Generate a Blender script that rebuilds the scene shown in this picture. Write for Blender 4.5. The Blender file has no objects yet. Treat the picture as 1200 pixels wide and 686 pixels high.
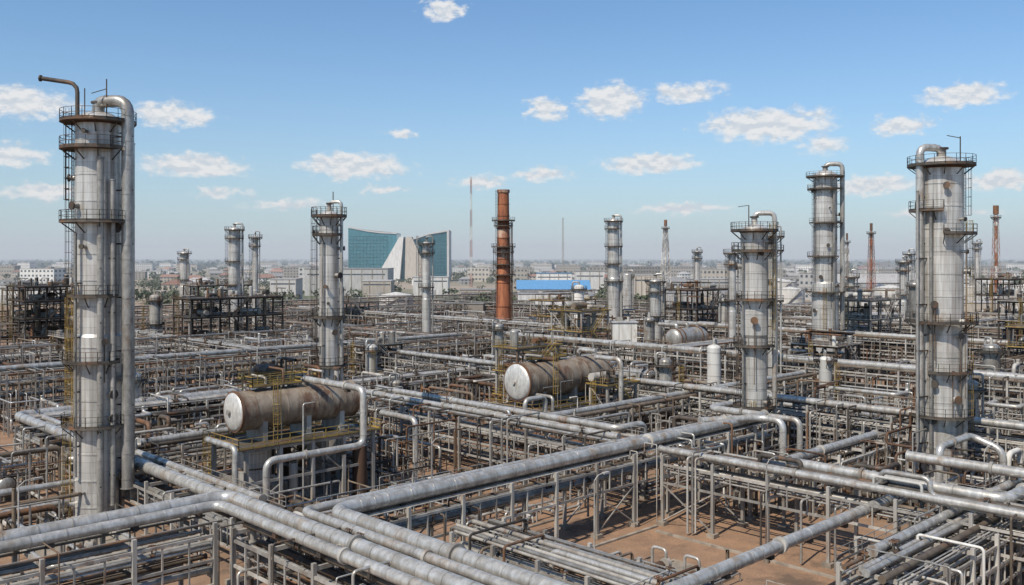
import bpy, math, random
import numpy as np
R = random.Random(11)
NR = np.random.RandomState(5)
scene = bpy.context.scene
# Plant grid: u runs along one set of racks, v along the other. Site survey axes x,y are
# turned 46 degrees from it; meshes are written out in plant-grid coordinates (build()).
AZ = math.radians(46)
UX, UY, VX, VY = math.sin(AZ), math.cos(AZ), -math.cos(AZ), math.sin(AZ)
ROT = np.array(((UX, UY, 0), (VX, VY, 0), (0, 0, 1.)))
def G(u, v, z=0.0):
    return np.array((UX*u+VX*v, UY*u+VY*v, z))
def toG(x, y):
    return (UX*x+UY*y, VX*x+VY*y)
AU = np.array((UX, UY, 0.0)); AV = np.array((VX, VY, 0.0)); AXX = np.array((1., 0, 0)); AYY = np.array((0, 1., 0)); ZZ = np.array((0, 0, 1.))

# ------------------------------------------------------------------ materials
MATS = {}
class N:
    def __init__(s, name):
        s.m = bpy.data.materials.new(name); s.m.use_nodes = True
        s.t = s.m.node_tree; s.n = s.t.nodes; s.l = s.t.links
        s.b = s.n['Principled BSDF']; s.pos = s.n.new('ShaderNodeNewGeometry').outputs['Position']
        MATS[name] = s.m
    def new(s, t, **k):
        n = s.n.new(t)
        for a, b in k.items(): setattr(n, a, b)
        return n
    def inp(s, sock, val):
        if isinstance(val, bpy.types.NodeSocket): s.l.new(val, sock)
        elif isinstance(val, tuple) and len(val) == 3 and sock.type == 'RGBA': sock.default_value = (*val, 1)
        else: sock.default_value = val
    def math(s, op, a, b=0.0, c=None, clamp=False):
        n = s.new('ShaderNodeMath', operation=op, use_clamp=clamp)
        s.inp(n.inputs[0], a); s.inp(n.inputs[1], b)
        if c is not None: s.inp(n.inputs[2], c)
        return n.outputs[0]
    def noise(s, scale, detail=4, stretch=(1, 1, 1), rough=.55):
        mp = s.new('ShaderNodeMapping'); mp.inputs['Scale'].default_value = stretch
        s.l.new(s.pos, mp.inputs['Vector'])
        n = s.new('ShaderNodeTexNoise'); n.inputs['Scale'].default_value = scale
        n.inputs['Detail'].default_value = detail; n.inputs['Roughness'].default_value = rough
        s.l.new(mp.outputs[0], n.inputs['Vector'])
        return n.outputs['Fac']
    def rng(s, v, a, b, c=0.0, d=1.0):
        n = s.new('ShaderNodeMapRange'); s.inp(n.inputs[0], v)
        for i, x in enumerate((a, b, c, d)): n.inputs[i+1].default_value = x
        return n.outputs[0]
    def mix(s, f, a, b, mode='MIX'):
        n = s.new('ShaderNodeMix', data_type='RGBA', blend_type=mode)
        s.inp(n.inputs[0], f); s.inp(n.inputs[6], a); s.inp(n.inputs[7], b)
        return n.outputs[2]
    def attr(s, name='tint'):
        return s.new('ShaderNodeAttribute', attribute_name=name).outputs['Fac']
    def scale(s, col, f):
        n = s.new('ShaderNodeVectorMath', operation='SCALE'); s.l.new(col, n.inputs[0]); s.inp(n.inputs['Scale'], f)
        return n.outputs[0]
    def done(s, col, rough=.6, metal=0.0, bump=None, bs=.3, bd=.05):
        s.inp(s.b.inputs['Base Color'], col); s.inp(s.b.inputs['Roughness'], rough); s.inp(s.b.inputs['Metallic'], metal)
        if bump is not None:
            n = s.new('ShaderNodeBump'); n.inputs['Strength'].default_value = bs; n.inputs['Distance'].default_value = bd
            s.l.new(bump, n.inputs['Height']); s.l.new(n.outputs[0], s.b.inputs['Normal'])

def weathered(name, c1, c2, rustc, rust=.55, metal=.4, rough=.5, lo=.55, hi=1.15, panel=False, stretch=(1, 1, .18), rs=.35, grime=False):
    k = N(name)
    n1 = k.noise(.9, 3, stretch); n2 = k.noise(rs, 5, (1, 1, .45), .68)
    col = k.mix(k.rng(n1, .38, .64), c1, c2)
    rf = k.rng(n2, rust, rust+.12, 0, .9)
    col = k.mix(rf, col, rustc)
    t = k.rng(k.attr(), 0, 1, lo, hi)
    if grime:
        t = k.math('MULTIPLY', t, k.rng(k.noise(2.6, 4, (1, 1, .5), .65), .32, .6, 1.1, .76))
    if panel:
        sp = k.new('ShaderNodeSeparateXYZ'); k.l.new(k.pos, sp.inputs[0])
        fz = k.math('DIVIDE', sp.outputs[2], 1.05); fl = k.math('FLOOR', fz); fr = k.math('FRACT', fz)
        cb = k.new('ShaderNodeCombineXYZ'); k.l.new(fl, cb.inputs[0])
        wn = k.new('ShaderNodeTexWhiteNoise'); k.l.new(cb.outputs[0], wn.inputs[0])
        t = k.math('MULTIPLY', t, k.rng(wn.outputs['Value'], 0, 1, .88, 1.06))
        t = k.math('MULTIPLY', t, k.rng(fr, .02, .06, .66, 1.0))
        st = k.noise(2.6, 5, (1, 1, .035), .62)
        col = k.mix(k.rng(st, .47, .68, 0, .7), col, (.24, .20, .155))
    k.done(k.scale(col, t), k.rng(n1, .3, .7, rough-.1, rough+.12), k.math('MULTIPLY', k.rng(rf, 0, .85, 1, .2), metal))
    return k.m
RUST = (.17, .085, .04)
weathered('clad', (.58, .555, .51), (.38, .355, .315), (.22, .15, .095), .57, .45, .38, grime=True)
weathered('clad_column', (.70, .675, .63), (.49, .465, .425), (.24, .17, .11), .595, .4, .40, .82, 1.08, True)
weathered('drum_clad', (.35, .285, .215), (.205, .155, .11), (.12, .058, .03), .5, .25, .5, .85, 1.1, False, (1, 1, .3), .5)
weathered('drum_head', (.66, .64, .60), (.54, .52, .48), (.28, .2, .13), .63, .3, .4, .9, 1.1, False, (1, 1, .4), .6, True)
weathered('steel', (.45, .425, .38), (.28, .25, .215), RUST, .57, .15, .6)
weathered('steel_dark', (.09, .073, .057), (.045, .037, .03), RUST, .54, .1, .65)
weathered('rusty', (.15, .080, .044), (.085, .05, .032), (.19, .085, .035), .5, .05, .75)
weathered('brown_pipe', (.20, .155, .11), (.12, .09, .065), RUST, .53, .1, .6)
weathered('white_paint', (.68, .66, .61), (.53, .50, .45), (.26, .17, .1), .6, .0, .55)
weathered('yellow_paint', (.44, .29, .07), (.3, .2, .06), RUST, .58, .0, .55)
weathered('stack_red', (.44, .155, .065), (.27, .09, .045), (.14, .065, .035), .53, .0, .75)
weathered('stack_white', (.50, .38, .29), (.38, .21, .13), (.26, .09, .045), .47, .0, .75)
weathered('tower_red', (.36, .13, .08), (.28, .11, .07), RUST, .6, .0, .6)
weathered('concrete', (.31, .26, .205), (.19, .16, .125), (.10, .075, .055), .55, .0, .85, .8, 1.1, False, (1, 1, 1))
weathered('grating', (.13, .11, .085), (.075, .062, .05), RUST, .52, .2, .6)
weathered('wall_white', (.62, .60, .57), (.50, .49, .47), (.36, .32, .27), .66, 0, .8)  # town walls and red/grey roofs paled: distance haze put into the colours
weathered('wall_beige', (.46, .41, .345), (.37, .33, .28), (.29, .25, .2), .62, 0, .85)
weathered('roof_red', (.32, .175, .13), (.25, .15, .115), (.19, .13, .1), .58, 0, .85)
weathered('roof_grey', (.40, .39, .375), (.30, .29, .28), (.25, .2, .165), .58, .0, .7)
weathered('roof_blue', (.12, .29, .50), (.10, .24, .41), (.22, .27, .35), .66, 0, .5)
def simple(name, col, rough=.6, metal=0., var=.25):
    k = N(name); n = k.noise(.4, 3)
    k.done(k.scale(k.mix(0.0, col, col), k.rng(n, .3, .7, 1-var, 1+var)), rough, metal)
simple('window_glass', (.07, .085, .10), .25)
simple('teal_glass', (.06, .195, .235), .15, .25, .2)
simple('teal_glass_dark', (.03, .115, .145), .15, .25, .2)
simple('asphalt', (.07, .062, .054), .9)
simple('paint_line', (.6, .58, .52), .7)
simple('trunk', (.12, .085, .06), .9)
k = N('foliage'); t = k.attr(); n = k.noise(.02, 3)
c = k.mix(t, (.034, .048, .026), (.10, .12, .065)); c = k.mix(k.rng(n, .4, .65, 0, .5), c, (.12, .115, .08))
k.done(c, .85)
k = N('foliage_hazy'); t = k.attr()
c = k.mix(t, (.055, .08, .06), (.12, .145, .11)); k.done(c, .9)  # far trees: haze painted into the base colour
# ground
k = N('ground_soil')
big = k.noise(.035, 4); mid = k.noise(.35, 6, (1, 1, 1), .65); fine = k.noise(6, 4, (1, 1, 1), .7)
dirt = k.mix(k.rng(mid, .32, .68), (.34, .20, .115), (.21, .128, .078))
dirt = k.mix(k.rng(big, .5, .64, 0, .6), dirt, (.19, .14, .10))
dirt = k.scale(dirt, k.rng(fine, .3, .7, .68, 1.22))
oil = k.noise(.16, 5, (1, 1, 1), .7)
dirt = k.mix(k.rng(oil, .54, .65, 0, .7), dirt, (.075, .055, .04))
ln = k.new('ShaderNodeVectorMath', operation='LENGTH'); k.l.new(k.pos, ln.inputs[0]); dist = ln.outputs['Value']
land = k.noise(.006, 6, (1, 1, 1), .65)
green = k.mix(k.rng(land, .36, .56), (.10, .115, .06), (.31, .25, .185))
col = k.mix(k.rng(dist, 560, 660), dirt, green)
col = k.mix(k.rng(dist, 2500, 9000), col, (.17, .185, .14))  # far land fades to a flat tone, aerial haze painted by distance
k.done(col, .95, 0, fine, .5, .06)

# ------------------------------------------------------------------ mesh builder
def nrm(v):
    v = np.asarray(v, float); return v/(np.linalg.norm(v)+1e-12)
def basis(d):
    d = nrm(d); up = ZZ if abs(d[2]) < .9 else AU
    a = nrm(np.cross(up, d)); b = np.cross(d, a); return a, b
CS = {}
def circ(n):
    if n not in CS:
        t = np.arange(n)*2*math.pi/n + math.pi/n
        CS[n] = (np.cos(t)[:, None], np.sin(t)[:, None])
    return CS[n]
QI = {}
def ringquads(n, rings):
    key = (n, rings)
    if key not in QI:
        i = np.arange(n); j = (i+1) % n
        base = np.stack([i, j, j+n, i+n], 1)
        QI[key] = np.concatenate([base+k*n for k in range(rings-1)])
    return QI[key]
BQ = np.array([[0, 3, 2, 1], [4, 5, 6, 7], [0, 1, 5, 4], [1, 2, 6, 5], [2, 3, 7, 6], [3, 0, 4, 7]])
BS = np.array([[-1, -1, -1], [1, -1, -1], [1, 1, -1], [-1, 1, -1], [-1, -1, 1], [1, -1, 1], [1, 1, 1], [-1, 1, 1]], float)*.5
class M:
    def __init__(s):
        s.V = []; s.Q = []; s.T = []; s.n = 0; s.mats = []; s.t = []
    def mi(s, mat):
        if mat not in s.mats: s.mats.append(mat)
        return s.mats.index(mat)
    def add(s, V, Q, T, mat, smooth, tint):
        i = s.mi(mat)
        if tint is None: tint = R.random()
        s.V.append(V)
        s.t.append(np.full(len(V), tint) if np.isscalar(tint) else tint)
        if Q is not None and len(Q): s.Q.append((np.asarray(Q)+s.n, i, smooth))
        if T is not None and len(T): s.T.append((np.asarray(T)+s.n, i, smooth))
        s.n += len(V)
    def cyl(s, p0, p1, r, mat, n=10, r1=None, caps=True, tint=None):
        p0 = np.asarray(p0, float); p1 = np.asarray(p1, float)
        if r1 is None: r1 = r
        if tint is None: tint = R.random()
        a, b = basis(p1-p0); c, sn = circ(n); e = c*a+sn*b
        V = np.concatenate([p0+e*r, p1+e*r1])
        s.add(V, ringquads(n, 2), None, mat, n > 4, tint)
        if caps:
            i = np.arange(n); j = (i+1) % n
            V = np.concatenate([p0+e*r, p1+e*r1, [p0], [p1]])
            T = np.concatenate([np.stack([j, i, np.full(n, 2*n)], 1), np.stack([i+n, j+n, np.full(n, 2*n+1)], 1)])
            s.add(V, None, T, mat, False, tint)
    def sweep(s, P, r, mat, n=8, tint=None, closed=False):
        P = np.asarray(P, float); K = len(P)
        D = np.empty_like(P); D[1:-1] = P[2:]-P[:-2]; D[0] = P[1]-P[0]; D[-1] = P[-1]-P[-2]
        c, sn = circ(n); a, b = basis(D[0]); V = []
        for i in range(K):
            d = nrm(D[i]); a = a-d*np.dot(a, d)
            a = nrm(a); b = np.cross(d, a)
            V.append(P[i]+(c*a+sn*b)*r)
        s.add(np.concatenate(V), ringquads(n, K), None, mat, n > 4, tint)
    def box(s, c, sx, sy, sz, mat, ax=AU, ay=AV, tint=None):
        c = np.asarray(c, float)
        V = c + BS[:, :1]*sx*ax + BS[:, 1:2]*sy*ay + BS[:, 2:]*sz*ZZ
        s.add(V, BQ, None, mat, False, tint)
    def beam(s, p0, p1, w, h, mat, tint=None):
        p0 = np.asarray(p0, float); p1 = np.asarray(p1, float); L = np.linalg.norm(p1-p0)
        d = (p1-p0)/L; a, b = basis(d)
        V = (p0+p1)/2 + BS[:, :1]*L*d + BS[:, 1:2]*w*a + BS[:, 2:]*h*b
        s.add(V, BQ, None, mat, False, tint)
    def dome(s, c, axis, r, depth, mat, n=20, k=5, tint=.5):
        c = np.asarray(c, float); ax = nrm(axis); a, b = basis(ax); cc, sn = circ(n); V = []
        for i in range(k+1):
            t = math.pi/2*i/k*.97
            V.append(c+ax*depth*math.sin(t)+(cc*a+sn*b)*r*math.cos(t))
        V.append([c+ax*depth]); i = np.arange(n); j = (i+1) % n; o = k*n
        T = np.stack([i+o, j+o, np.full(n, o+n)], 1)
        s.add(np.concatenate(V), ringquads(n, k+1), T, mat, True, tint)
    def disc_band(s, c, axis, r, w, mat, n=20, tint=.4):
        ax = nrm(axis); s.cyl(np.asarray(c)-ax*w/2, np.asarray(c)+ax*w/2, r, mat, n, tint=tint)
    def build(s, name, origin=(0, 0, 0), parent=None):
        me = bpy.data.meshes.new(name)
        V = (np.concatenate(s.V)-np.asarray(origin)) @ ROT.T; nq = sum(len(q[0]) for q in s.Q); nt = sum(len(q[0]) for q in s.T)
        loops = []; mi = []; sm = []
        for q, i, f in s.Q+s.T:
            loops.append(q.ravel()); mi.append(np.full(len(q), i)); sm.append(np.full(len(q), f))
        loops = np.concatenate(loops).astype(np.int32)
        st = np.concatenate([np.arange(nq)*4, nq*4+np.arange(nt)*3]).astype(np.int32)
        me.vertices.add(len(V)); me.vertices.foreach_set('co', V.astype(np.float32).ravel())
        me.loops.add(len(loops)); me.loops.foreach_set('vertex_index', loops)
        me.polygons.add(nq+nt); me.polygons.foreach_set('loop_start', st)
        me.polygons.foreach_set('material_index', np.concatenate(mi).astype(np.int32))
        me.polygons.foreach_set('use_smooth', np.concatenate(sm).astype(bool))
        for m in s.mats: me.materials.append(MATS[m])
        me.update(calc_edges=True)
        at = me.attributes.new('tint', 'FLOAT', 'POINT'); at.data.foreach_set('value', np.concatenate(s.t).astype(np.float32))
        o = bpy.data.objects.new(name, me); scene.collection.objects.link(o)
        if parent: o.parent = parent
        else: o.location = ROT @ np.asarray(origin, float)
        return o
class Asset:
    def __init__(s, name, origin=(0, 0, 0)):
        s.name = name; s.o = np.asarray(origin, float); s.p = {}
    def __getitem__(s, k):
        if k not in s.p: s.p[k] = M()
        return s.p[k]
    def done(s):
        ps = [(k, m) for k, m in s.p.items() if m.V]
        if len(ps) == 1: return ps[0][1].build(s.name, s.o)
        e = bpy.data.objects.new(s.name, None); e.location = ROT @ s.o; scene.collection.objects.link(e)
        for k, m in ps: m.build(k, s.o, e)
        return e

# ------------------------------------------------------------------ components
def pipe(m, P, r, mat='clad', bend=None, n=10, bands=0, tint=None, flange=0):
    P = [np.asarray(p, float) for p in P]
    if tint is None: tint = R.random()
    bend = bend or r*2.6
    path = [P[0]]
    segs = []; last = P[0]
    for i in range(1, len(P)-1):
        d0 = nrm(P[i]-P[i-1]); d1 = nrm(P[i+1]-P[i])
        t = min(bend, np.linalg.norm(P[i]-P[i-1])*.48, np.linalg.norm(P[i+1]-P[i])*.48)
        a = P[i]-d0*t; b = P[i]+d1*t
        segs.append((last, a)); last = b
        for q in ((0, .15, .32, .5, .68, .85, 1) if r > .25 else (0, .3, .7, 1)):
            path.append(a*(1-q)**2 + b*q*q + P[i]*2*q*(1-q))
    segs.append((last, P[-1])); path.append(P[-1])
    m.sweep(path, r, mat, n, tint)
    for p, d in ((P[0], P[0]-P[1]), (P[-1], P[-1]-P[-2])):
        d = nrm(d); m.cyl(p-d*.05, p+d*.04, r*1.25, mat, n, tint=tint)
    if bands:
        for a, b in segs:
            L = np.linalg.norm(b-a)
            if L < .5: continue
            d = (b-a)/L; x = .1
            while x < L:
                m.cyl(a+d*(x-.05), a+d*(x+.05), r*1.045, mat, n, tint=max(0, tint*.8-.25+R.random()*.3), caps=True)
                x += bands*(1 if R.random() < .8 else .55)
def valve(m, p, r, axis=AU):
    p = np.asarray(p, float)
    m.cyl(p-axis*r*1.4, p-axis*r*1.1, r*1.7, 'steel_dark', 8); m.cyl(p+axis*r*1.1, p+axis*r*1.4, r*1.7, 'steel_dark', 8)
    m.cyl(p-axis*r*1.1, p+axis*r*1.1, r*1.25, 'rusty', 8)
    m.cyl(p, p+ZZ*(r*2+.5), r*.35+.02, 'steel_dark', 6)
    q = p+ZZ*(r*2+.5); rr = .22+r*.5
    ring = [q+rr*(AU*math.cos(t)+AV*math.sin(t)) for t in np.linspace(0, 2*math.pi, 9)]
    m.sweep(ring, .035, 'rusty', 4)
    m.beam(q-AU*rr, q+AU*rr, .04, .04, 'rusty'); m.beam(q-AV*rr, q+AV*rr, .04, .04, 'rusty')
def railing(m, P, mat='steel_dark', h=1.1, step=1.5, r=.032):
    tint = R.random()
    for a, b in zip(P[:-1], P[1:]):
        a = np.asarray(a, float); b = np.asarray(b, float); L = np.linalg.norm(b-a)
        if L < .05: continue
        for hh in (h, h*.52): m.cyl(a+ZZ*hh, b+ZZ*hh, r, mat, 4, caps=False, tint=tint)
        m.beam(a+ZZ*.1, b+ZZ*.1, .02, .18, mat, tint)
        k = max(1, int(L/step+.5))
        for i in range(k+1):
            p = a+(b-a)*i/k; m.cyl(p, p+ZZ*h, r, mat, 4, caps=False, tint=tint)
def ring_platform(m, c, z, r0, r1, a0=0, a1=360, mat='grating', rail='steel_dark'):
    full = a1-a0 >= 359; k = max(3, int((a1-a0)/18)); A = [math.radians(a0+(a1-a0)*i/k) for i in range(k+1)]
    c = np.array((c[0], c[1], 0.))
    e = [np.array((math.cos(t), math.sin(t), 0)) for t in A]
    V = []
    for x in e: V += [c+x*r0+ZZ*z, c+x*r1+ZZ*z, c+x*r1+ZZ*(z-.16), c+x*r0+ZZ*(z-.16)]
    Q = []
    for i in range(k):
        a = i*4; b = a+4
        for j in range(4): Q.append([a+j, a+(j+1) % 4, b+(j+1) % 4, b+j])
    m.add(np.array(V), Q, None, mat, False, R.random())
    P = [c+x*(r1-.04)+ZZ*z for x in e]
    railing(m, P, rail)
    if not full:
        for x in (e[0], e[-1]): railing(m, [c+x*(r0+.1)+ZZ*z, c+x*(r1-.05)+ZZ*z], rail)
    for i in range(0, k+1, 2):
        m.beam(c+e[i]*r0+ZZ*(z-1.2), c+e[i]*(r1-.1)+ZZ*(z-.2), .09, .09, 'steel_dark')
def ladder(m, c, ang, r, z0, z1, cage=True, mat='steel_dark'):
    t = math.radians(ang); e = np.array((math.cos(t), math.sin(t), 0)); f = np.array((-math.sin(t), math.cos(t), 0))
    c = np.array((c[0], c[1], 0.)); b = c+e*(r+.3); tint = R.random()
    for sgn in (-1, 1): m.cyl(b+f*.27*sgn+ZZ*z0, b+f*.27*sgn+ZZ*z1, .035, mat, 4, caps=False, tint=tint)
    z = z0+.2
    while z < z1: m.cyl(b-f*.27+ZZ*z, b+f*.27+ZZ*z, .02, mat, 3, caps=False, tint=tint); z += .4
    if cage:
        ts = np.linspace(-1.5, 1.5, 6)
        pts = [b+e*(.15+.6*math.cos(q*.95))+f*.42*math.sin(q)*1.1 for q in ts]
        for p in pts: m.cyl(p+ZZ*(z0+2.2), p+ZZ*z1, .02, mat, 3, caps=False, tint=tint)
        z = z0+2.2
        while z < z1: m.sweep([p+ZZ*z for p in pts], .025, mat, 3, tint); z += 1.1
def nozzle(m, c, z, r, ang, s=.3, L=.8, mat='clad'):
    e = np.array((math.cos(math.radians(ang)), math.sin(math.radians(ang)), 0)); c = np.array((c[0], c[1], z))
    m.cyl(c+e*(r-.1), c+e*(r+L), s, mat, 10); m.cyl(c+e*(r+L), c+e*(r+L+.15), s*1.5, 'steel_dark', 10)
def column(name, x, y, segs, plats=(), ladders=(), n=28, seed=0, mat='clad_column', bandstep=2.7, nozz=True, railm='steel_dark', topneck=True):
    a = Asset(name, (x, y, 0)); sh = a['shell']; c = (x, y)
    r0 = segs[0][2]
    a['foundation'].cyl((x, y, 0), (x, y, .9), r0*1.35, 'concrete', 12)
    for i, (z0, z1, r) in enumerate(segs):
        sh.cyl((x, y, z0 if i else .9), (x, y, z1), r, mat, n, tint=.5, caps=False)
        if i+1 < len(segs):
            rn = segs[i+1][2]; sh.cyl((x, y, z1), (x, y, segs[i+1][0]), r, mat, n, r1=rn, tint=.4, caps=False)
        z = z0+bandstep
        while z < z1-.5:
            sh.cyl((x, y, z), (x, y, z+.14), r*1.022, mat, n, tint=R.random()*.5); z += bandstep
    z1, r = segs[-1][1], segs[-1][2]
    sh.dome((x, y, z1), ZZ, r, r*.55, mat, n); sh.cyl((x, y, z1-.2), (x, y, z1+.1), r*1.04, 'rusty', n, tint=.4)
    sh.cyl((x, y, .9), (x, y, 1.25), r0*1.1, 'rusty', n, tint=.5)
    if topneck: sh.cyl((x, y, z1+r*.45), (x, y, z1+r*.55+.9), r*.22, 'steel', 12); sh.cyl((x, y, z1+r*.55+.8), (x, y, z1+r*.55+1.), r*.33, 'steel_dark', 12)
    def rad(z):
        for (p, q, rr) in segs:
            if z <= q+.01: return rr
        return segs[-1][2]
    for (z, w, a0, a1) in plats: ring_platform(a['platform'], c, z, rad(z)+.03, rad(z)+w, a0, a1, 'grating', railm)
    for (ang, z0, z1_, mt) in ladders: ladder(a['ladder'], c, ang, rad(z1_), z0, z1_, True, mt)
    if nozz:
        z = 3
        while z < segs[-1][1]-1:
            if R.random() < .8:
                an = R.uniform(180, 360); nozzle(a['nozzle'], c, z, rad(z), an, R.uniform(.12, .35), .6)
                if R.random() < .4:
                    # small instrument line strapped down the shell
                    e = np.array((math.cos(math.radians(an)), math.sin(math.radians(an)), 0)); q = np.array((x, y, 0))+e*(rad(z)+.5)
                    pipe(a['instrument_line'], [q+ZZ*z, q+ZZ*max(1, z-R.uniform(4, 12))], .06, 'brown_pipe', None, 6)
            z += R.uniform(1.3, 2.6)
    return a
def drop_pipe(m, c, ang, off, ztop, zbot, r, over=True, mat='clad', rc=0., bands=2.2, zc=None):
    """overhead line: out of the head of the column, over the edge and down its side"""
    e = np.array((math.cos(math.radians(ang)), math.sin(math.radians(ang)), 0)); c = np.array((c[0], c[1], 0.))
    P = []
    if over: P += [c+e*rc+ZZ*((zc or ztop-2.2)), c+e*rc+ZZ*ztop]
    P += [c+e*off+ZZ*ztop, c+e*off+ZZ*zbot]
    pipe(m, P, r, mat, r*2.4, 14, bands)
    z = zbot+3
    while z < ztop-3:
        m.beam(c+e*(off*.4)+ZZ*z, c+e*(off+r)+ZZ*z, .15, .15, 'steel_dark'); z += 5.5

PM = ['clad']*9+['steel']*5+['brown_pipe']*6+['rusty']*3+['steel_dark']*5+['white_paint']  # extra dark entries put occlusion-like shade into the pipe colours
PSILVER = ['clad']*9+['steel']*5+['brown_pipe']*3+['steel_dark']*2
def rack(axis, s0, s1, o0, o1, levels, spacing=6, density=.8, rmax=.3, seed=0, detail=1, post='steel', top=True, name='pipe_rack', mats=None):
    rr = random.Random(seed); mid = G((s0+s1)/2, (o0+o1)/2) if axis == 'u' else G((o0+o1)/2, (s0+s1)/2)
    mats = mats or PM
    a = Asset(name, mid); fr = a['frame']; pp = a['pipes']
    g = (lambda s, o, z: G(s, o, z)) if axis == 'u' else (lambda s, o, z: G(o, s, z))
    da, do = (AU, AV) if axis == 'u' else (AV, AU)
    zt = max(levels); k = max(1, round((s1-s0)/spacing)); w = o1-o0
    offs = [o0, o1] if w < 7 else [o0, (o0+o1)/2, o1]
    for i in range(k+1):
        s = s0+(s1-s0)*i/k
        for o in offs:
            fr.box(g(s, o, (zt+.2)/2), .3, .3, zt+.2, post, da, do)
            if detail: fr.box(g(s, o, .15), .9, .9, .5, 'concrete', da, do)
        for z in levels: fr.box(g(s, (o0+o1)/2, z-.18), .22, w-.305, .3, post, da, do)
        if i < k:
            s2 = s0+(s1-s0)*(i+1)/k
            for o in (o0, o1):
                for zl in levels:
                    fr.box(g((s+s2)/2, o, zl-.75), s2-s-.305, .16, .22, post, da, do)
                if detail and i % 4 == 1:
                    zb = levels[-1]-.9 if len(levels) > 1 else .4
                    fr.beam(g(s, o, .4), g(s2, o, zb), .12, .12, post); fr.beam(g(s2, o, .45), g(s, o, zb), .1, .1, post)
            if detail and len(levels) > 1:
                for o in (o0, o1):
                    for q in (1/3, 2/3):
                        s3 = s+(s2-s)*q; fr.box(g(s3, o, (levels[0]+levels[-1])/2-.8), .12, .12, levels[0]-levels[-1], post, da, do)
    for li, z in enumerate(levels):
        o = o0+.35
        while o < o1-.3:
            r = rr.choice([.06, .08, .1, .13, .16, .2, .25, rmax])
            if rr.random() < density:
                m = rr.choice(mats); t = rr.random()
                e0 = s0-rr.uniform(0, 1.5); e1 = s1+rr.uniform(0, 1.5)
                if rr.random() < .25: e1 = rr.uniform(s0+10, s1) if s1-s0 > 25 else e1
                P = [g(e0, o+r, z+r), g(e1, o+r, z+r)]
                if rr.random() < .16 and s1-s0 > 30 and detail and li == 0:
                    q = rr.uniform(s0+6, s1-12); hh = rr.uniform(.8, 1.6)
                    P = [P[0], g(q, o+r, z+r), g(q, o+r, z+r+hh), g(q+rr.uniform(3, 6), o+r, z+r+hh)]
                    P += [P[-1]-ZZ*hh, g(e1, o+r, z+r)]
                    if np.dot(P[-1]-P[-2], da) < 1: P = [P[0], P[-1]]
                if rr.random() < .5: P = P[:]+[P[-1]-ZZ*rr.uniform(1, z*.8)]
                pipe(pp, P, r, m, None, 8 if r > .12 else 6, (3.1 if r >= .2 and detail else 0), t)
                if detail:
                    for q in range(int((e1-e0)/20)):
                        s = rr.uniform(e0+1, e1-1)
                        if rr.random() < .35: valve(a['valves'], g(s, o+r, z+r), max(r, .09), da)
                        else: pp.cyl(g(s, o+r, z+r), g(s, o+r, z+r)+da*.2, r*1.6, 'steel_dark', 8)
                        if rr.random() < .55 and z > 3:
                            side = -1 if rr.random() < .6 else 1; oe = (o0-.5*rr.uniform(1, 3)) if side < 0 else o1+.5*rr.uniform(1, 3)
                            zz = z+r+(.5 if rr.random() < .5 else 1.); rb = min(r, .12)
                            pipe(pp, [g(s, o+r, z+r), g(s, o+r, zz), g(s, oe, zz), g(s, oe, .3)], rb, rr.choice(PM), None, 6)
            o += 2*r+rr.uniform(.08, .35)
    if detail and top:
        railing(fr, [g(s0, o1+.2, zt+.02), g(s0+(s1-s0)*rr.uniform(.2, .5), o1+.2, zt+.02)], 'steel', step=2)
    return a.done()

def spaghetti(u0, u1, v0, v1, count, seed, zs=(.6, 1.2, 2, 3, 4.2, 5.5), name='process_piping', rmin=.07, rmax=.38):
    rr = random.Random(seed); a = Asset(name, G((u0+u1)/2, (v0+v1)/2)); m = a['pipes']; su = a['supports']
    for i in range(count):
        r = rr.choice([.07, .09, .12, .12, .16, .2, .26, .34]); r = max(rmin, min(r, rmax))
        u = rr.uniform(u0, u1); v = rr.uniform(v0, v1); z = rr.choice(zs)+rr.uniform(-.2, .2)
        P = [G(u, v, .1), G(u, v, z)]; ax = rr.random() < .5; mat = rr.choice(PM)
        for k in range(rr.choice((1, 2, 2, 3))):
            L = rr.uniform(2, 13)*rr.choice((-1, 1))
            if ax: nu = min(max(u+L, u0), u1); nv = v
            else: nu = u; nv = min(max(v+L, v0), v1)
            if abs(nu-u)+abs(nv-v) < 1.5: ax = not ax; continue
            su.box(G((u+nu)/2, (v+nv)/2, (z-r)/2), .16, .16, z-r, 'steel')
            if abs(nu-u)+abs(nv-v) > 6: su.box(G(u*.85+nu*.15, v*.85+nv*.15, (z-r)/2), .16, .16, z-r, 'steel')
            u, v = nu, nv; P.append(G(u, v, z))
            if rr.random() < .35:
                z2 = max(.5, z+rr.choice((-1.2, 1.2, 2))); P.append(G(u, v, z2)); z = z2
            ax = not ax
        P.append(G(u, v, .1)); pipe(m, P, r, mat, None, 8, 2.5 if r > .25 else 0)
        if rr.random() < .5: valve(a['valves'], P[0]+ZZ*rr.uniform(.5, 1.1), r, AU)
    return a.done()

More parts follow.
